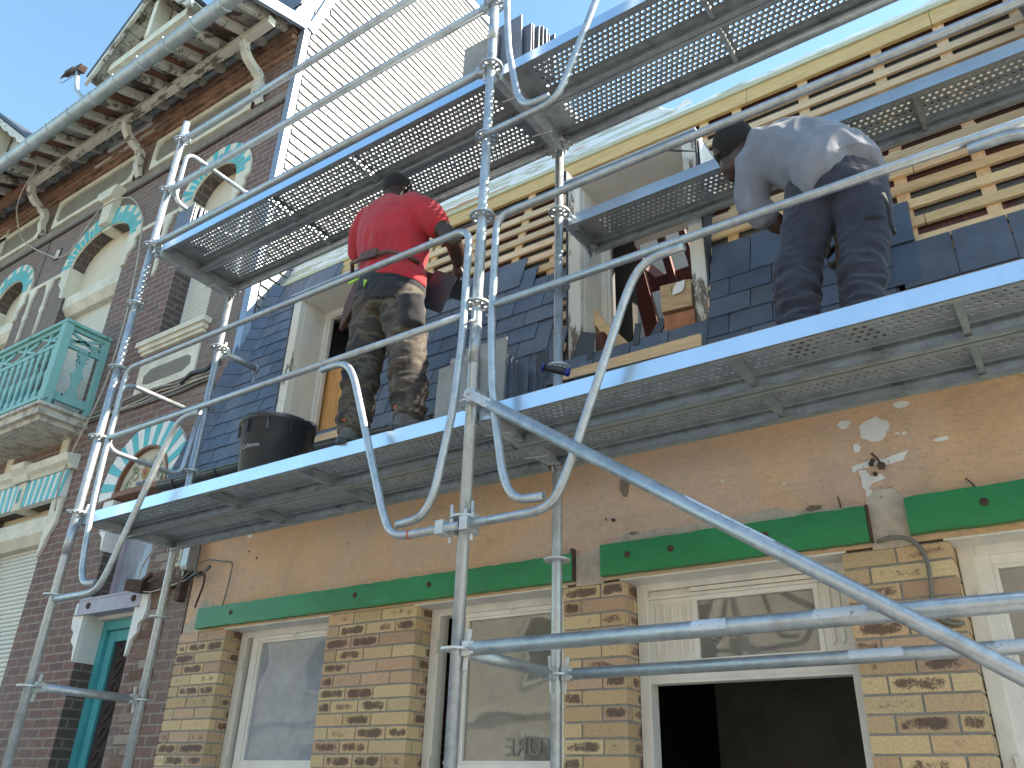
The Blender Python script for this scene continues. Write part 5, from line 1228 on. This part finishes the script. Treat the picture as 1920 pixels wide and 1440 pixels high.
def hand(b, wrist, fwd, pn_, side=1, s_=1.0, curl=.5, thumb_in=.5):
    """palm, four fingers of unequal length and a thumb that leaves the side of the palm"""
    fwd = Vector(fwd).normalized(); pn_ = Vector(pn_); pn_ = (pn_ - fwd * pn_.dot(fwd)).normalized(); ac_ = fwd.cross(pn_) * side; w0 = Vector(wrist)
    loft(b, [(w0 - fwd * .01, .027 * s_, .021 * s_, ac_, pn_), (w0 + fwd * .025 * s_, .034 * s_, .019 * s_, ac_, pn_), (w0 + fwd * .06 * s_, .041 * s_, .017 * s_, ac_, pn_), (w0 + fwd * .092 * s_, .040 * s_, .014 * s_, ac_, pn_)], 16)
    for i, (off, ln, cr) in enumerate(((-.031, .072, .9), (-.0105, .082, 1), (.0105, .077, 1.08), (.030, .062, 1.2))):
        p = w0 + fwd * (.088 - abs(off) * .2) * s_ + ac_ * off * s_; pts = [p]; an = 0
        for k, q in enumerate((.45, .3, .25)):
            an += curl * cr * (.75, 1.0, .7)[k]; dr = fwd * math.cos(an) + pn_ * math.sin(an) + ac_ * off * .8 * (1 - k * .3); p = p + dr.normalized() * ln * q * s_; pts.append(p)
        limb(b, pts, [.0098 * s_, .0092 * s_, .0082 * s_, .0068 * s_], 10, 2)
    p = w0 + fwd * .03 * s_ - ac_ * .032 * s_; t1 = p + (fwd * .55 - ac_ * .7 + pn_ * .35 * thumb_in).normalized() * .036 * s_; t2 = t1 + (fwd * .85 - ac_ * .1 + pn_ * (.6 * thumb_in)).normalized() * .03 * s_; t3 = t2 + (fwd * .8 + ac_ * .3 * thumb_in + pn_ * thumb_in).normalized() * .022 * s_
    limb(b, [p - fwd * .01, t1, t2, t3], [.015 * s_, .0125 * s_, .0105 * s_, .0082 * s_], 10, 2)
def head_shape(b, c, rot, s_=1.0):
    """skull, jaw, nose, lips, brow, ears and eye bulges; looks along local +Y before rot"""
    E_ = Matrix.Rotation(rot[2], 3, 'Z') @ Matrix.Rotation(rot[1], 3, 'Y') @ Matrix.Rotation(rot[0], 3, 'X'); c = Vector(c); L = lambda x, y, z_: c + E_ @ Vector((x, y, z_)) * s_
    ell(b, L(0, -.012, .025), (.077 * s_, .095 * s_, .092 * s_), rot); ell(b, L(0, .035, -.035), (.058 * s_, .06 * s_, .075 * s_), rot); ell(b, L(0, .062, -.088), (.034 * s_, .03 * s_, .026 * s_), rot)
    ell(b, L(0, .098, -.022), (.015 * s_, .019 * s_, .022 * s_), rot); ell(b, L(0, .09, .0), (.01 * s_, .012 * s_, .028 * s_), rot); ell(b, L(0, .088, -.056), (.025 * s_, .012 * s_, .008 * s_), rot); ell(b, L(0, .085, -.068), (.022 * s_, .012 * s_, .008 * s_), rot)
    for sg in (-1, 1):
        ell(b, L(sg * .076, -.005, -.01), (.009 * s_, .019 * s_, .031 * s_), (rot[0], rot[1], rot[2] - sg * .35)); ell(b, L(sg * .03, .072, .022), (.022 * s_, .012 * s_, .010 * s_), rot); ell(b, L(sg * .029, .073, .005), (.013 * s_, .010 * s_, .009 * s_), rot)

# --- the man in red, standing with his back to the street
man1 = thing('person', 'man in red T-shirt, black cap and camouflage trousers standing with his back to the street', 'person', (-.66, .16, 1.0))
b = MB()
head_shape(b, (-.905, .315, 2.775), (R(-14), 0, R(-14)), .98)
limb(b, [(-.845, .215, 2.58), (-.87, .25, 2.66), (-.89, .275, 2.73)], [.062, .058, .056])
loft(b, [((-.75, .19, 1.88), .15, .11, (1, 0, 0), (0, 1, 0)), ((-.77, .2, 2.1), .15, .10, (1, 0, 0), (0, 1, 0)), ((-.8, .2, 2.35), .185, .11, (1, 0, -.1), (0, 1, 0)), ((-.82, .2, 2.5), .17, .09, (1, 0, -.15), (0, 1, 0)), ((-.84, .21, 2.59), .07, .06, (1, 0, -.1), (0, 1, 0))])
limb(b, [(-1.03, .2, 2.50), (-1.055, .24, 2.36), (-1.05, .29, 2.24)], [.066, .056, .05]); limb(b, [(-1.05, .29, 2.24), (-1.0, .38, 2.17), (-.93, .46, 2.15)], [.047, .043, .03])
limb(b, [(-.60, .19, 2.46), (-.49, .215, 2.31), (-.385, .25, 2.165)], [.066, .056, .047]); limb(b, [(-.385, .25, 2.165), (-.42, .33, 2.155), (-.475, .41, 2.15)], [.047, .045, .031])
hand(b, (-.93, .46, 2.15), (.75, .6, -.1), (0, .3, -1), 1, 1.0, .55)
hand(b, (-.475, .41, 2.15), (-.45, .42, -.55), (-.2, .55, -.3), -1, 1.05, .95, .9)
for hx, kn, an in (((-.85, .18, 1.85), (-.83, .15, 1.52), (-.80, .1, 1.10)), ((-.65, .18, 1.83), (-.54, .16, 1.46), (-.46, .12, 1.10))): limb(b, [hx, kn, an], [.08, .055, .038])
organic(b, 'body', 'skin', man1, .0062, 3)
b = MB(); head_r = (R(-14), 0, R(-14)); ell(b, (-.903, .303, 2.81), (.083, .10, .088), head_r, 20, 12); cap0 = len(b.v)
b.obox((-.93, .415, 2.84), (.12, .10, .012), (R(-18), 0, R(-14)))
organic(b, 'cap', 'black_cloth', man1, .006, 3)
b = MB(); A, Bv = (1, 0, -.12), (.05, 1, 0)
loft(b, [((-.735, .185, 1.97), .215, .145, (1, 0, -.28), Bv), ((-.745, .19, 2.03), .222, .15, (1, 0, -.25), Bv), ((-.76, .195, 2.10), .200, .135, (1, 0, -.18), Bv), ((-.772, .2, 2.16), .212, .145, A, Bv), ((-.79, .2, 2.28), .235, .15, A, Bv), ((-.805, .205, 2.40), .245, .145, A, Bv), ((-.82, .21, 2.49), .235, .125, (1, 0, -.2), Bv), ((-.83, .215, 2.56), .17, .10, (1, 0, -.2), Bv), ((-.845, .225, 2.61), .085, .08, A, Bv), ((-.85, .23, 2.635), .072, .07, A, Bv)])
limb(b, [(-.98, .2, 2.51), (-1.035, .21, 2.44), (-1.065, .235, 2.345)], [.095, .09, .078]); limb(b, [(-.66, .2, 2.47), (-.565, .2, 2.40), (-.49, .22, 2.30)], [.095, .09, .078])
def w1(p, n_):
    k = min(1, max(0, (2.5 - p.z) / .35)); low = max(0, 1 - abs(p.z - 2.16) / .22)
    return .010 * k * (ridge(p, 5.5, 1.6, 1, .45) - .55) + .016 * low * (ridge(p, 9, 1.5, 1.2, .3, 5) - .5) + .006 * fold(p, 11, 1, 1, .7, 9)
organic(b, 't_shirt', 'red_cloth', man1, .0075, 5, w1)
b = MB(); loft(b, [((-.745, .19, 1.97), .205, .14, (1, 0, -.2), Bv), ((-.745, .19, 1.90), .20, .145, (1, 0, -.15), Bv), ((-.75, .18, 1.83), .185, .135, (1, 0, -.1), Bv), ((-.75, .18, 1.77), .165, .12, (1, 0, -.1), Bv)])
limb(b, [(-.845, .18, 1.86), (-.85, .175, 1.68), (-.84, .15, 1.52), (-.835, .135, 1.38), (-.815, .11, 1.22), (-.81, .1, 1.13)], [.118, .114, .096, .098, .088, .08]); limb(b, [(-.65, .18, 1.84), (-.60, .175, 1.66), (-.545, .16, 1.48), (-.51, .14, 1.33), (-.475, .125, 1.2), (-.465, .12, 1.13)], [.12, .114, .098, .097, .09, .082])
def w2(p, n_): 
    low = min(1, max(0, (1.62 - p.z) / .3)); return .009 * (ridge(p, 6, 1, 1, 1.6, 3) - .55) + .014 * low * (ridge(p, 8, .7, .7, 2.6, 7) - .5) + .005 * fold(p, 18, 1, 1, 1.5)
organic(b, 'trousers', 'camo', man1, .0075, 4, w2)
b = MB()      # dark pocket panels and waistband
loft(b, [((-.742, .188, 1.985), .213, .147, (1, 0, -.22), Bv), ((-.745, .19, 1.93), .214, .152, (1, 0, -.2), Bv), ((-.75, .185, 1.90), .205, .148, (1, 0, -.2), Bv)]); organic(b, 'waistband', 'black_cloth', man1, .007, 3)
b = MB(); loft(b, [((-.69, .066, 1.93), .095, .02, (1, .15, -.2), (0, 1, 0)), ((-.675, .062, 1.86), .10, .022, (1, .15, -.2), (0, 1, 0)), ((-.66, .06, 1.79), .085, .02, (1, .2, -.2), (0, 1, 0))]); loft(b, [((-.515, .11, 1.785), .055, .03, (1, .7, 0), (-.7, 1, 0)), ((-.505, .10, 1.775), .065, .04, (1, .7, 0), (-.7, 1, 0)), ((-.48, .10, 1.60), .065, .038, (1, .7, 0), (-.7, 1, 0)), ((-.475, .11, 1.585), .05, .03, (1, .7, 0), (-.7, 1, 0))])
organic(b, 'trouser_pocket', 'black_cloth', man1, .0075, 4, lambda p, n_: .004 * fold(p, 20))
b = MB(); b.tube([(-.99, .12, 2.105), (-.93, .055, 2.11), (-.78, .035, 2.095), (-.64, .045, 2.07), (-.57, .09, 2.05), (-.55, .18, 2.045)], .012, 8); b.obox((-.78, .03, 2.095), (.12, .012, .05), (0, .1, 0)); b.build('tool_belt', 'leather', man1)
b = MB(); b.prism([(-.98, 2.05), (-.93, 2.06), (-.94, 1.92), (-.97, 1.86), (-1.01, 1.80), (-1.05, 1.76), (-1.04, 1.84), (-1.035, 1.92)], .13, .165); b.build('hanging_pouch', 'leather', man1, bevel=.008)
b = MB(); b.prism([(-.80, 1.945), (-.775, 1.935), (-.795, 1.90)], .035, .042).prism([(-.92, 1.975), (-.84, 1.985), (-.86, 1.965), (-.92, 1.96)], .04, .047); b.build('pocket_tag', 'lime', man1, split=True)
def boot(par, a, d, mat='boot'):
    a = Vector(a); d = Vector(d).normalized(); sdv = Vector((d.y, -d.x, 0)); b = MB()
    loft(b, [(a + Vector((0, 0, .12)), .046, .052, sdv, d), (a + Vector((0, 0, .06)), .045, .058, sdv, d), (a + d * .02 + Vector((0, 0, .02)), .045, .085, sdv, d), (a + d * .02, .044, .085, sdv, d)], 16)
    limb(b, [a + d * .03 + Vector((0, 0, .045)), a + d * .11 + Vector((0, 0, .038)), a + d * .18 + Vector((0, 0, .03))], [.045, .044, .034], 14, 3)
    o = organic(b, 'boot', mat, par, .007, 3)
    s_ = MB(); pts = []
    for k in range(20): t = 2 * math.pi * k / 20; q = a + d * (.065 + .15 * math.cos(t)) + sdv * .05 * math.sin(t) * (1 - .12 * math.cos(t)); pts.append((q.x, q.y))
    s_.prism(pts, a.z - .012, a.z + .012, 'XY'); s_.build('sole', 'black_plastic', o)
    if mat != 'boot': return o
    c = MB(); c.tube([a + Vector((0, 0, .115)) + sdv * .05 * math.cos(t) + d * .056 * math.sin(t) for t in [2 * math.pi * k / 16 for k in range(17)]], .009, 6); c.build('ankle_collar', 'orange', o)
boot(man1, (-.805, .085, 1.014), (-.15, 1, 0)); boot(man1, (-.46, .10, 1.014), (.35, 1, 0))

# --- the man in grey, bent forward over the slates
man2 = thing('person', 'man in grey T-shirt and dark work trousers bending forward beside the middle dormer', 'person', (1.45, .32, 1.0))
ux = Vector((-.55, .36, .72)).normalized()          # from pelvis towards the neck
wx = Vector((.75, .55, .35)); wx = (wx - ux * wx.dot(ux)).normalized(); dxv = ux.cross(wx)
b = MB(); HC = Vector((1.085, .50, 2.262)); HR = (R(-20), R(0), R(32))
head_shape(b, HC, HR, 1.14)
limb(b, [(1.24, .45, 2.12), (1.17, .475, 2.19), (1.12, .49, 2.21)], [.066, .06, .058])
loft(b, [((1.52, .32, 1.72), .13, .11, wx, dxv), ((1.45, .36, 1.92), .14, .11, wx, dxv), ((1.33, .42, 2.06), .17, .11, wx, dxv), ((1.24, .45, 2.12), .08, .07, wx, dxv)])
limb(b, [(1.22, .36, 2.05), (1.18, .38, 1.94), (1.175, .41, 1.83)], [.062, .054, .047]); limb(b, [(1.175, .41, 1.83), (1.24, .47, 1.755), (1.32, .53, 1.72)], [.046, .043, .031])
limb(b, [(1.42, .52, 2.05), (1.47, .60, 1.90), (1.46, .62, 1.78)], [.062, .054, .047]); limb(b, [(1.46, .62, 1.78), (1.47, .60, 1.70), (1.475, .56, 1.60)], [.046, .043, .031])
hand(b, (1.32, .53, 1.72), (.6, .7, -.35), (0, .4, -1), 1, 1, .5); hand(b, (1.475, .56, 1.60), (-.1, -.2, -1), (-.9, .2, 0), 1, 1, 1.1, 1)
for hx, kn, an in (((1.43, .31, 1.68), (1.345, .30, 1.42), (1.31, .27, 1.1)), ((1.60, .31, 1.66), (1.575, .30, 1.38), (1.535, .27, 1.1))): limb(b, [hx, kn, an], [.08, .055, .038])
organic(b, 'body', 'skin', man2, .0062, 3)
E_ = Matrix.Rotation(HR[2], 3, 'Z') @ Matrix.Rotation(HR[1], 3, 'Y') @ Matrix.Rotation(HR[0], 3, 'X')
b = MB(); ell(b, HC + E_ @ Vector((0, -.018, .036)), (.099, .118, .112), HR, 20, 12); organic(b, 'hair', 'hair', man2, .006, 3, lambda p, n_: .0015 * fold(p, 90))
b = MB(); Rg = lambda c, a_, d_: (c, a_, d_, wx, dxv)
loft(b, [Rg((1.575, .285, 1.675), .176, .168), Rg((1.558, .29, 1.72), .180, .168), Rg((1.53, .305, 1.79), .182, .165), Rg((1.495, .33, 1.87), .170, .152), Rg((1.44, .36, 1.95), .178, .152), Rg((1.375, .395, 2.03), .190, .148), Rg((1.31, .425, 2.10), .18, .125), Rg((1.25, .45, 2.15), .11, .09), Rg((1.20, .468, 2.185), .066, .064)])
limb(b, [(1.26, .36, 2.09), (1.205, .36, 2.02), (1.175, .375, 1.92), (1.17, .40, 1.83), (1.20, .425, 1.785)], [.09, .085, .078, .07, .062]); limb(b, [(1.42, .50, 2.06), (1.46, .57, 1.97), (1.47, .60, 1.88)], [.09, .082, .074])
def w3(p, n_): return .013 * (ridge(p, 5, 1.3, 1, .8, 21) - .55) + .009 * (ridge(p, 10, 1.6, 1, .6, 4) - .5) + .004 * fold(p, 14, 1, 1, 1)
organic(b, 't_shirt', 'grey_cloth', man2, .0075, 5, w3)
b = MB(); loft(b, [((1.505, .33, 1.84), .14, .135, wx, dxv), ((1.525, .315, 1.77), .16, .145, (1, 0, -.2), (0, 1, .3)), ((1.52, .30, 1.69), .17, .14, (1, 0, -.15), (0, 1, .2)), ((1.515, .30, 1.62), .15, .12, (1, 0, -.1), (0, 1, .1))])
limb(b, [(1.435, .305, 1.70), (1.40, .31, 1.57), (1.345, .30, 1.43), (1.325, .285, 1.28), (1.31, .27, 1.16), (1.31, .27, 1.085)], [.114, .106, .09, .088, .082, .076]); limb(b, [(1.60, .305, 1.66), (1.60, .31, 1.54), (1.58, .30, 1.40), (1.56, .285, 1.27), (1.54, .27, 1.16), (1.54, .27, 1.085)], [.112, .105, .087, .084, .079, .074])
def w4(p, n_):
    low = min(1, max(0, (1.5 - p.z) / .2)); return .010 * (ridge(p, 6, 1.4, 1, 1.0, 31) - .55) + .014 * low * (ridge(p, 10, .6, .8, 2.4, 37) - .5) + .004 * (ridge(p, 19, 1, 1, 1.4, 3) - .5)
organic(b, 'trousers', 'navy_cloth', man2, .0075, 4, w4)
b = MB(); loft(b, [((1.635, .262, 1.585), .042, .02, (1, .35, 0), (-.35, 1, 0)), ((1.64, .252, 1.58), .05, .03, (1, .35, 0), (-.35, 1, 0)), ((1.632, .248, 1.46), .05, .03, (1, .35, 0), (-.35, 1, 0)), ((1.63, .258, 1.455), .042, .02, (1, .35, 0), (-.35, 1, 0))]); organic(b, 'trouser_pocket', 'navy_cloth', man2, .006, 2, lambda p, n_: .003 * fold(p, 22))
b = MB(); b.tube(fil([(1.69, .22, 1.54), (1.70, .20, 1.46), (1.695, .2, 1.40), (1.70, .2, 1.34)], .03), .008, 6); b.build('strap', 'black_cloth', man2)
boot(man2, (1.31, .25, 1.014), (0, 1, 0), 'black_plastic'); boot(man2, (1.54, .25, 1.014), (.1, 1, 0), 'black_plastic')

# things in their hands
b = MB(); b.tube([(1.463, .50, 1.63), (1.452, .47, 1.36)], .013, 10, radii=[.012, .016]); ham = b.build('slater_hammer', 'brown_wood'); tag(ham, 'hammer with an orange-brown handle hanging from the hand of the man in grey', 'hammer')
hd = MB(); hd.obox((1.465, .505, 1.645), (.02, .18, .02), (0, 0, 0)); hd.build('hammer_head', 'rust', ham)
b = MB(); b.obox((-.56, .36, 1.97), (.15, .006, .22), (R(12), R(28), R(18)), 0, (.02, .025, .035, 1)); tag(b.build('slate', 'slate'), 'dark slate held flat against the right hip of the man in red', 'slate')
b = MB(); b.obox((-.56, .42, 2.035), (.24, .005, .13), (R(62), R(22), R(22)), 0, (.035, .04, .05, 1)); tag(b.build('slate', 'slate'), 'large black slate jutting out below the hand of the man in red', 'slate')
b = MB(); n0 = len(b.v)
for i in range(7):
    for j in range(3): b.v.append((-.60 + i * .022, .45 + .01 * math.sin(i * 1.3) + .006 * j, 2.045 - i * .008 + j * .028 + .008 * math.sin(i * 2 + j)))
for i in range(6):
    for j in range(2): q = n0 + i * 3 + j; b.face((q, q + 3, q + 4, q + 1))
tag(b.build('paper_sheet', 'paper'), 'small crumpled pale blue paper in the right hand of the man in red', 'paper')

# ------------------------------------------------------------------ things lying about on the decks
def lathe_obj(): pass
BKC = (-1.545, .235, 1.003); BS = .81
bk = thing('bucket', 'large black plastic builder tub with a wire handle on the left deck', 'bucket', BKC)
b = MB(); b.lathe([(r_ * BS, h_ * BS) for r_, h_ in [(0, .004), (.20, .0), (.205, .004), (.238, .37), (.255, .375), (.26, .39), (.262, .41), (.25, .415), (.238, .40), (.228, .36), (.198, .02), (0, .016)]], BKC, seg=48); b.build('tub', 'black_plastic', bk)
b = MB()
for k in range(10): a_ = 2 * math.pi * k / 10 + .3; b.obox((BKC[0] + .243 * BS * math.cos(a_), BKC[1] + .243 * BS * math.sin(a_), 1.003 + .34 * BS), (.016, .008, .08), (0, 0, a_))
b.build('rib', 'black_plastic', bk, split=True)
b = MB(); P = []
for i in range(21): t = math.pi * i / 20; P.append((BKC[0] + .262 * BS * math.cos(t), BKC[1] + .26 * BS * math.sin(t) * .98, 1.003 + .407 * BS + .035 * math.sin(t)))
b.tube(P, .004, 8); b.build('wire_handle', 'galv_old', bk)
me = text_mesh('J. Collomix', .034, .0003)
for v in me.vertices: zz = .155 + v.co.y; rad = (.205 + .033 * zz / (.37 * BS)) * BS + .0012; an = R(-88) + v.co.x / rad; v.co = Vector((BKC[0] + rad * math.cos(an), BKC[1] + rad * math.sin(an), 1.003 + zz))
me.materials.clear(); me.materials.append(M['white_print']); o = bpy.data.objects.new('printed_name', me); C.objects.link(o); o.parent = bk; o.matrix_parent_inverse = bk.matrix_world.inverted()

def stack(name_grp, base, n, d, w_=.22, h=.32, th=.006, ang=0, lean=.0, labels=None, fan=None, jit=.01, first_tone=None):
    """slates on edge, each an object of its own"""
    out = []
    for i in range(n):
        b = MB(); t = random.choice(SLC) if not (first_tone and i < first_tone) else (.2, .2, .195); q = random.uniform(.8, 1.3)
        p = Vector(base) + Vector(d) * i + Vector((random.uniform(-jit, jit), 0, 0)); hh = h * random.uniform(.93, 1.03)
        if fan and i < len(fan): p += Vector((fan[i][0], 0, 0)); hh = fan[i][1]
        b.obox((p.x, p.y + lean * hh / 2, p.z + hh / 2), (w_, th * random.uniform(.8, 1.2), hh), (-math.atan(lean) + random.uniform(-.02, .02), random.uniform(-.015, .015), ang + random.uniform(-.02, .02)), 0, (t[0] * q, t[1] * q, t[2] * q, 1))
        o = b.build('slate', 'slate'); lab = labels[i] if labels and i < len(labels) else labels[-1]
        tag(o, lab, 'slate', name_grp); out.append(o)
    return out
ORD = ['first', 'second', 'third', 'fourth', 'fifth', 'sixth', 'seventh', 'eighth', 'ninth', 'tenth', 'eleventh', 'twelfth']
stack('slates stacked on edge at the middle post of the lower deck', (-.055, .10, 1.003), 28, (.0012, .0118, 0), .23, .31, .0075, 0, .05,
      ['shortest pale grey slate at the front left of the stack by the middle post', 'second pale grey slate from the left, stepping up in the stack by the middle post', 'tallest pale grey slate, its full face beside the guardrail by the middle post', 'thin dark slate packed on edge in the row behind the three pale grey faces'], fan=[(-.12, .30), (-.075, .34), (.0, .38)], first_tone=3)
stack('slates stacked on edge on the upper deck by the middle post', (.0, .12, 3.067), 9, (.011, .022, 0), .24, .36, .007, 0, .0, ['widest slate, leaning out left on the upper deck behind the middle post'] + [ORD[k] + ' slate from the front in the fanned stack high on the upper deck' for k in range(1, 9)], fan=[(-.17, .36), (-.03, .42)], first_tone=1)
stack('slates stacked on edge at the left end of the upper deck', (-2.93, .13, 3.067), 12, (.006, .016, 0), .20, .33, .007, 0, .02, ['blue-grey slate facing out at the left end of the upper deck'] + [ORD[k] + ' slate from the front in the stack at the left end of the upper deck' for k in range(1, 12)])
# blue-ended black tool lying on the stacked slates
b = MB(); b.tube([(.10, .42, 1.345), (.19, .46, 1.315)], .018, 12); tl = b.build('tool_handle', 'black_plastic'); tag(tl, 'short black tool handle with blue ends lying on the stacked slates', 'tool')
b = MB(); b.tube([(.097, .4187, 1.346), (.088, .415, 1.349)], .02, 12).tube([(.19, .46, 1.315), (.205, .466, 1.31)], .02, 12); b.build('blue_end', 'blue', tl, split=True)
# left gutter: torn brown paper
b = MB()
for k in range(5): b.obox((-2.12 + .03 * k, .90 - .01 * k, 1.665 + .012 * (k % 3)), (.09, .05, .004), (random.uniform(-.6, .6), random.uniform(-.5, .5), random.uniform(-1, 1)))
tag(b.build('crumpled_scrap', mat_plain('brown_scrap', (.2, .15, .12), .9, .3)), 'crumpled brown scrap lying in the gutter left of the black tub', 'scrap')
# in the middle dormer
b = MB(); b.obox((.50, 1.16, 1.98), (.17, .16, .17), (0, 0, .12)); wbx = b.build('wooden_block', 'block', bevel=.004); tag(wbx, 'pale wooden block with a green and a white torn label in the dormer opening', 'block')
b = MB(); b.prism([(.435, 2.045), (.47, 2.06), (.495, 2.04), (.49, 1.985), (.46, 1.975), (.44, 1.99)], 1.078, 1.083); b.build('torn_label', 'green_label', wbx)
b = MB(); b.prism([(.50, 2.01), (.52, 2.05), (.57, 2.055), (.565, 2.01), (.55, 1.985), (.495, 1.98)], 1.070, 1.075); b.build('torn_label', 'white_print', wbx)
b = MB(); b.obox((.51, 1.16, 1.825), (.17, .14, .10), (0, 0, .1)); tag(b.build('brick', 'brick_loose', bevel=.004), 'terracotta brick under the pale labelled block in the dormer opening', 'brick')
b = MB(); b.obox((.52, 1.2, 1.74), (.22, .14, .06), (0, 0, .05)); tag(b.build('timber_offcut', 'brown_wood', bevel=.003), 'dark timber offcut carrying the terracotta brick on the dormer sill', 'offcut')
for c_, s_, r_, mt, lb in (((-.02, 1.3, 2.02), (.06, .05, .62), (0, R(-32), 0), 'pine', 'pine batten leaning in the left corner of the middle dormer'), ((.03, 1.34, 1.95), (.08, .04, .5), (0, R(-38), 0), 'pine', 'short pine board leaning lower in the left corner of the middle dormer'), ((.06, 1.25, 1.8), (.2, .1, .07), (0, R(-8), .1), 'brown_wood', 'brown offcut lying flat inside the left corner of the middle dormer'), ((.0, 1.18, 1.83), (.05, .05, .22), (0, 0, 0), 'red_wood', 'dark red wooden stub standing at the left jamb of the middle dormer'), ((.18, 1.2, 1.765), (.28, .06, .05), (0, R(-4), .1), 'brown_wood', 'thin grey-brown lath on the sill of the middle dormer')):
    b = MB(); b.obox(c_, s_, r_, 0, tone(.1)); tag(b.build('wood_scrap', mt), lb, 'wood scrap', 'wood scraps in the middle dormer')
for c_, s_, r_, lb in (((-.045, 1.05, 1.80), (.10, .006, .2), (0, .3, .2), 'pointed black slate offcut standing at the foot of the left dormer jamb'), ((.01, 1.02, 1.72), (.03, .006, .14), (0, .2, 0), 'narrow black slate strip against the dormer sill plank'), ((.30, 1.02, 1.77), (.035, .008, .13), (0, .15, 0), 'grey-blue strip standing up on the dormer sill plank'), ((.38, 1.1, 1.80), (.05, .01, .16), (0, .6, 0), 'tilted dark offcut beside the pale labelled block'), ((-.28, .98, 1.72), (.07, .008, .17), (0, .05, .2), 'small slate offcut left of the middle dormer foot')):
    b = MB(); b.obox(c_, s_, r_, 0, (.04, .045, .055, 1)); tag(b.build('slate_offcut', 'slate'), lb, 'slate offcut', 'slate offcuts around the middle dormer')
b = MB(); b.obox((.60, 1.0, 2.90), (.15, .22, .006), (R(40), R(-12), R(50)), 0, (.035, .045, .07, 1)); tag(b.build('slate', 'slate'), 'square dark slate held up under the head of the middle dormer', 'slate')
# electric box, bracket and cables by the corner
eb = thing('electric_box', 'ivory electric junction box on the wall at the left end of the stucco', 'electric box', (-3.72, 1.24, 1.0))
b = MB(); b.box(-3.78, -3.665, 1.19, 1.28, 1.03, 1.22); b.build('housing', 'box_plastic', eb, bevel=.01)
b = MB(); b.prism([(1.28, 1.0), (1.21, 1.0), (1.195, 1.03), (1.20, 1.23), (1.28, 1.24)], -3.66, -3.58, 'YZ'); b.build('housing', 'zinc', eb, bevel=.006)
b = MB(); b.lathe([(0, .004), (.02, .004), (.022, 0)], (-3.745, 1.19, 1.07), (0, -1, 0), 16).lathe([(0, .003), (.013, .003), (.014, 0)], (-3.695, 1.19, 1.07), (0, -1, 0), 12).box(-3.70, -3.692, 1.184, 1.19, 1.09, 1.18); b.build('knockout', 'grey_plaster', eb, split=True)
b = MB()
for x in (-3.75, -3.72, -3.63, -3.60): b.tube([(x, 1.235, 1.22), (x, 1.235, 1.25), (x + .01, 1.25, 1.27)], .010, 8)
b.tube([(-3.655, 1.235, 1.03), (-3.655, 1.235, .96)], .009, 8); b.build('cable_gland', 'box_plastic', eb, split=True)
b = MB(); b.box(-4.22, -3.66, 1.24, 1.30, .90, .96).obox((-4.16, 1.2, .93), (.16, .10, .09), (.2, .2, .3)).obox((-4.1, 1.22, .99), (.12, .03, .03), (0, -.4, 0)).box(-3.70, -3.65, 1.235, 1.295, .78, 1.0)
tag(b.build('steel_bracket', 'rust'), 'rusty broken steel bracket on the brickwork below the ivory electric box', 'bracket')
for pts, r_, mt, lb in (([(-3.59, 1.25, 1.25), (-3.55, 1.23, 1.26), (-3.52, 1.24, 1.18), (-3.52, 1.24, 1.02), (-3.50, 1.24, .95), (-3.45, 1.22, .93), (-3.40, 1.22, .94), (-3.37, 1.24, .98), (-3.37, 1.26, 1.01)], .013, 'cable', 'thick grey cable looping down from the electric box'),
                        ([(-3.655, 1.24, .96), (-3.63, 1.22, .93), (-3.55, 1.22, .98), (-3.5, 1.25, 1.05), (-3.4, 1.27, 1.07), (-3.25, 1.27, 1.03), (-3.14, 1.27, 1.02), (-3.12, 1.27, .98), (-3.13, 1.27, .85), (-3.15, 1.27, .70)], .0055, 'cable', 'thin cable running right from the electric box and down to the green board'),
                        ([(-3.40, 1.24, .95), (-3.38, 1.24, .92), (-3.38, 1.24, .85), (-3.41, 1.24, .77), (-3.44, 1.25, .71)], .008, 'rust', 'short dark cable end hanging to the corner of the green board'),
                        ([(-3.56, 1.22, .92), (-3.45, 1.2, .945), (-3.38, 1.2, .95)], .012, 'black_plastic', 'black cable stub sticking out of the stucco'),
                        ([(-4.0, 1.23, 1.28), (-4.12, 1.22, 1.2), (-4.2, 1.22, 1.1), (-4.22, 1.22, .98), (-4.18, 1.2, .9), (-4.0, 1.22, .87), (-3.8, 1.24, .9), (-3.6, 1.24, .93)], .0055, 'cable_pale', 'thin pale cable looped round the rusty bracket'),
                        ([(1.27, 1.28, .56), (1.33, 1.275, .575), (1.42, 1.27, .55), (1.455, 1.27, .46), (1.45, 1.27, .36), (1.44, 1.27, .28), (1.45, 1.27, .22), (1.50, 1.27, .19), (1.54, 1.28, .195)], .009, 'cable', 'grey cable curving down the yellow brick pier right of the door')):
    Q = fil(pts, .06, 4); tag(MB().tube(Q, r_, 8).build('cable', mt), lb, 'cable')

# ------------------------------------------------------------------ the house across the street (it shows in the shop glass and the tubes)
op = thing('rendered_house', 'pale rendered house across the street, seen only as a reflection in the shop windows', 'house', (0, -14, GZ))
MB().box(-24, 24, -22, -13.5, GZ, 5.2).build('wall', mat_plain('pale_render', (.55, .48, .38), .9, .08, 1), op)
b = MB(); b.prism([(-13.1, 5.2), (-22.4, 5.2), (-17.75, 8.6)], -24, 24, 'YZ'); b.build('roof', 'lead', op)
for i in range(12):
    for z_ in (-.9, 2.2):
        x = -22 + i * 4; o = MB().box(x - .7, x + .7, -13.5, -13.44, z_, z_ + 1.9).build('window', 'white', op); MB().box(x - .55, x + .55, -13.44, -13.42, z_ + .12, z_ + 1.78).build('pane', 'black', o)
b = MB(); b.box(-24, 24, -13.5, -13.2, 4.95, 5.2).box(-24, 24, -13.5, -13.38, 1.5, 1.7); b.build('string_course', 'cream', op, split=True)
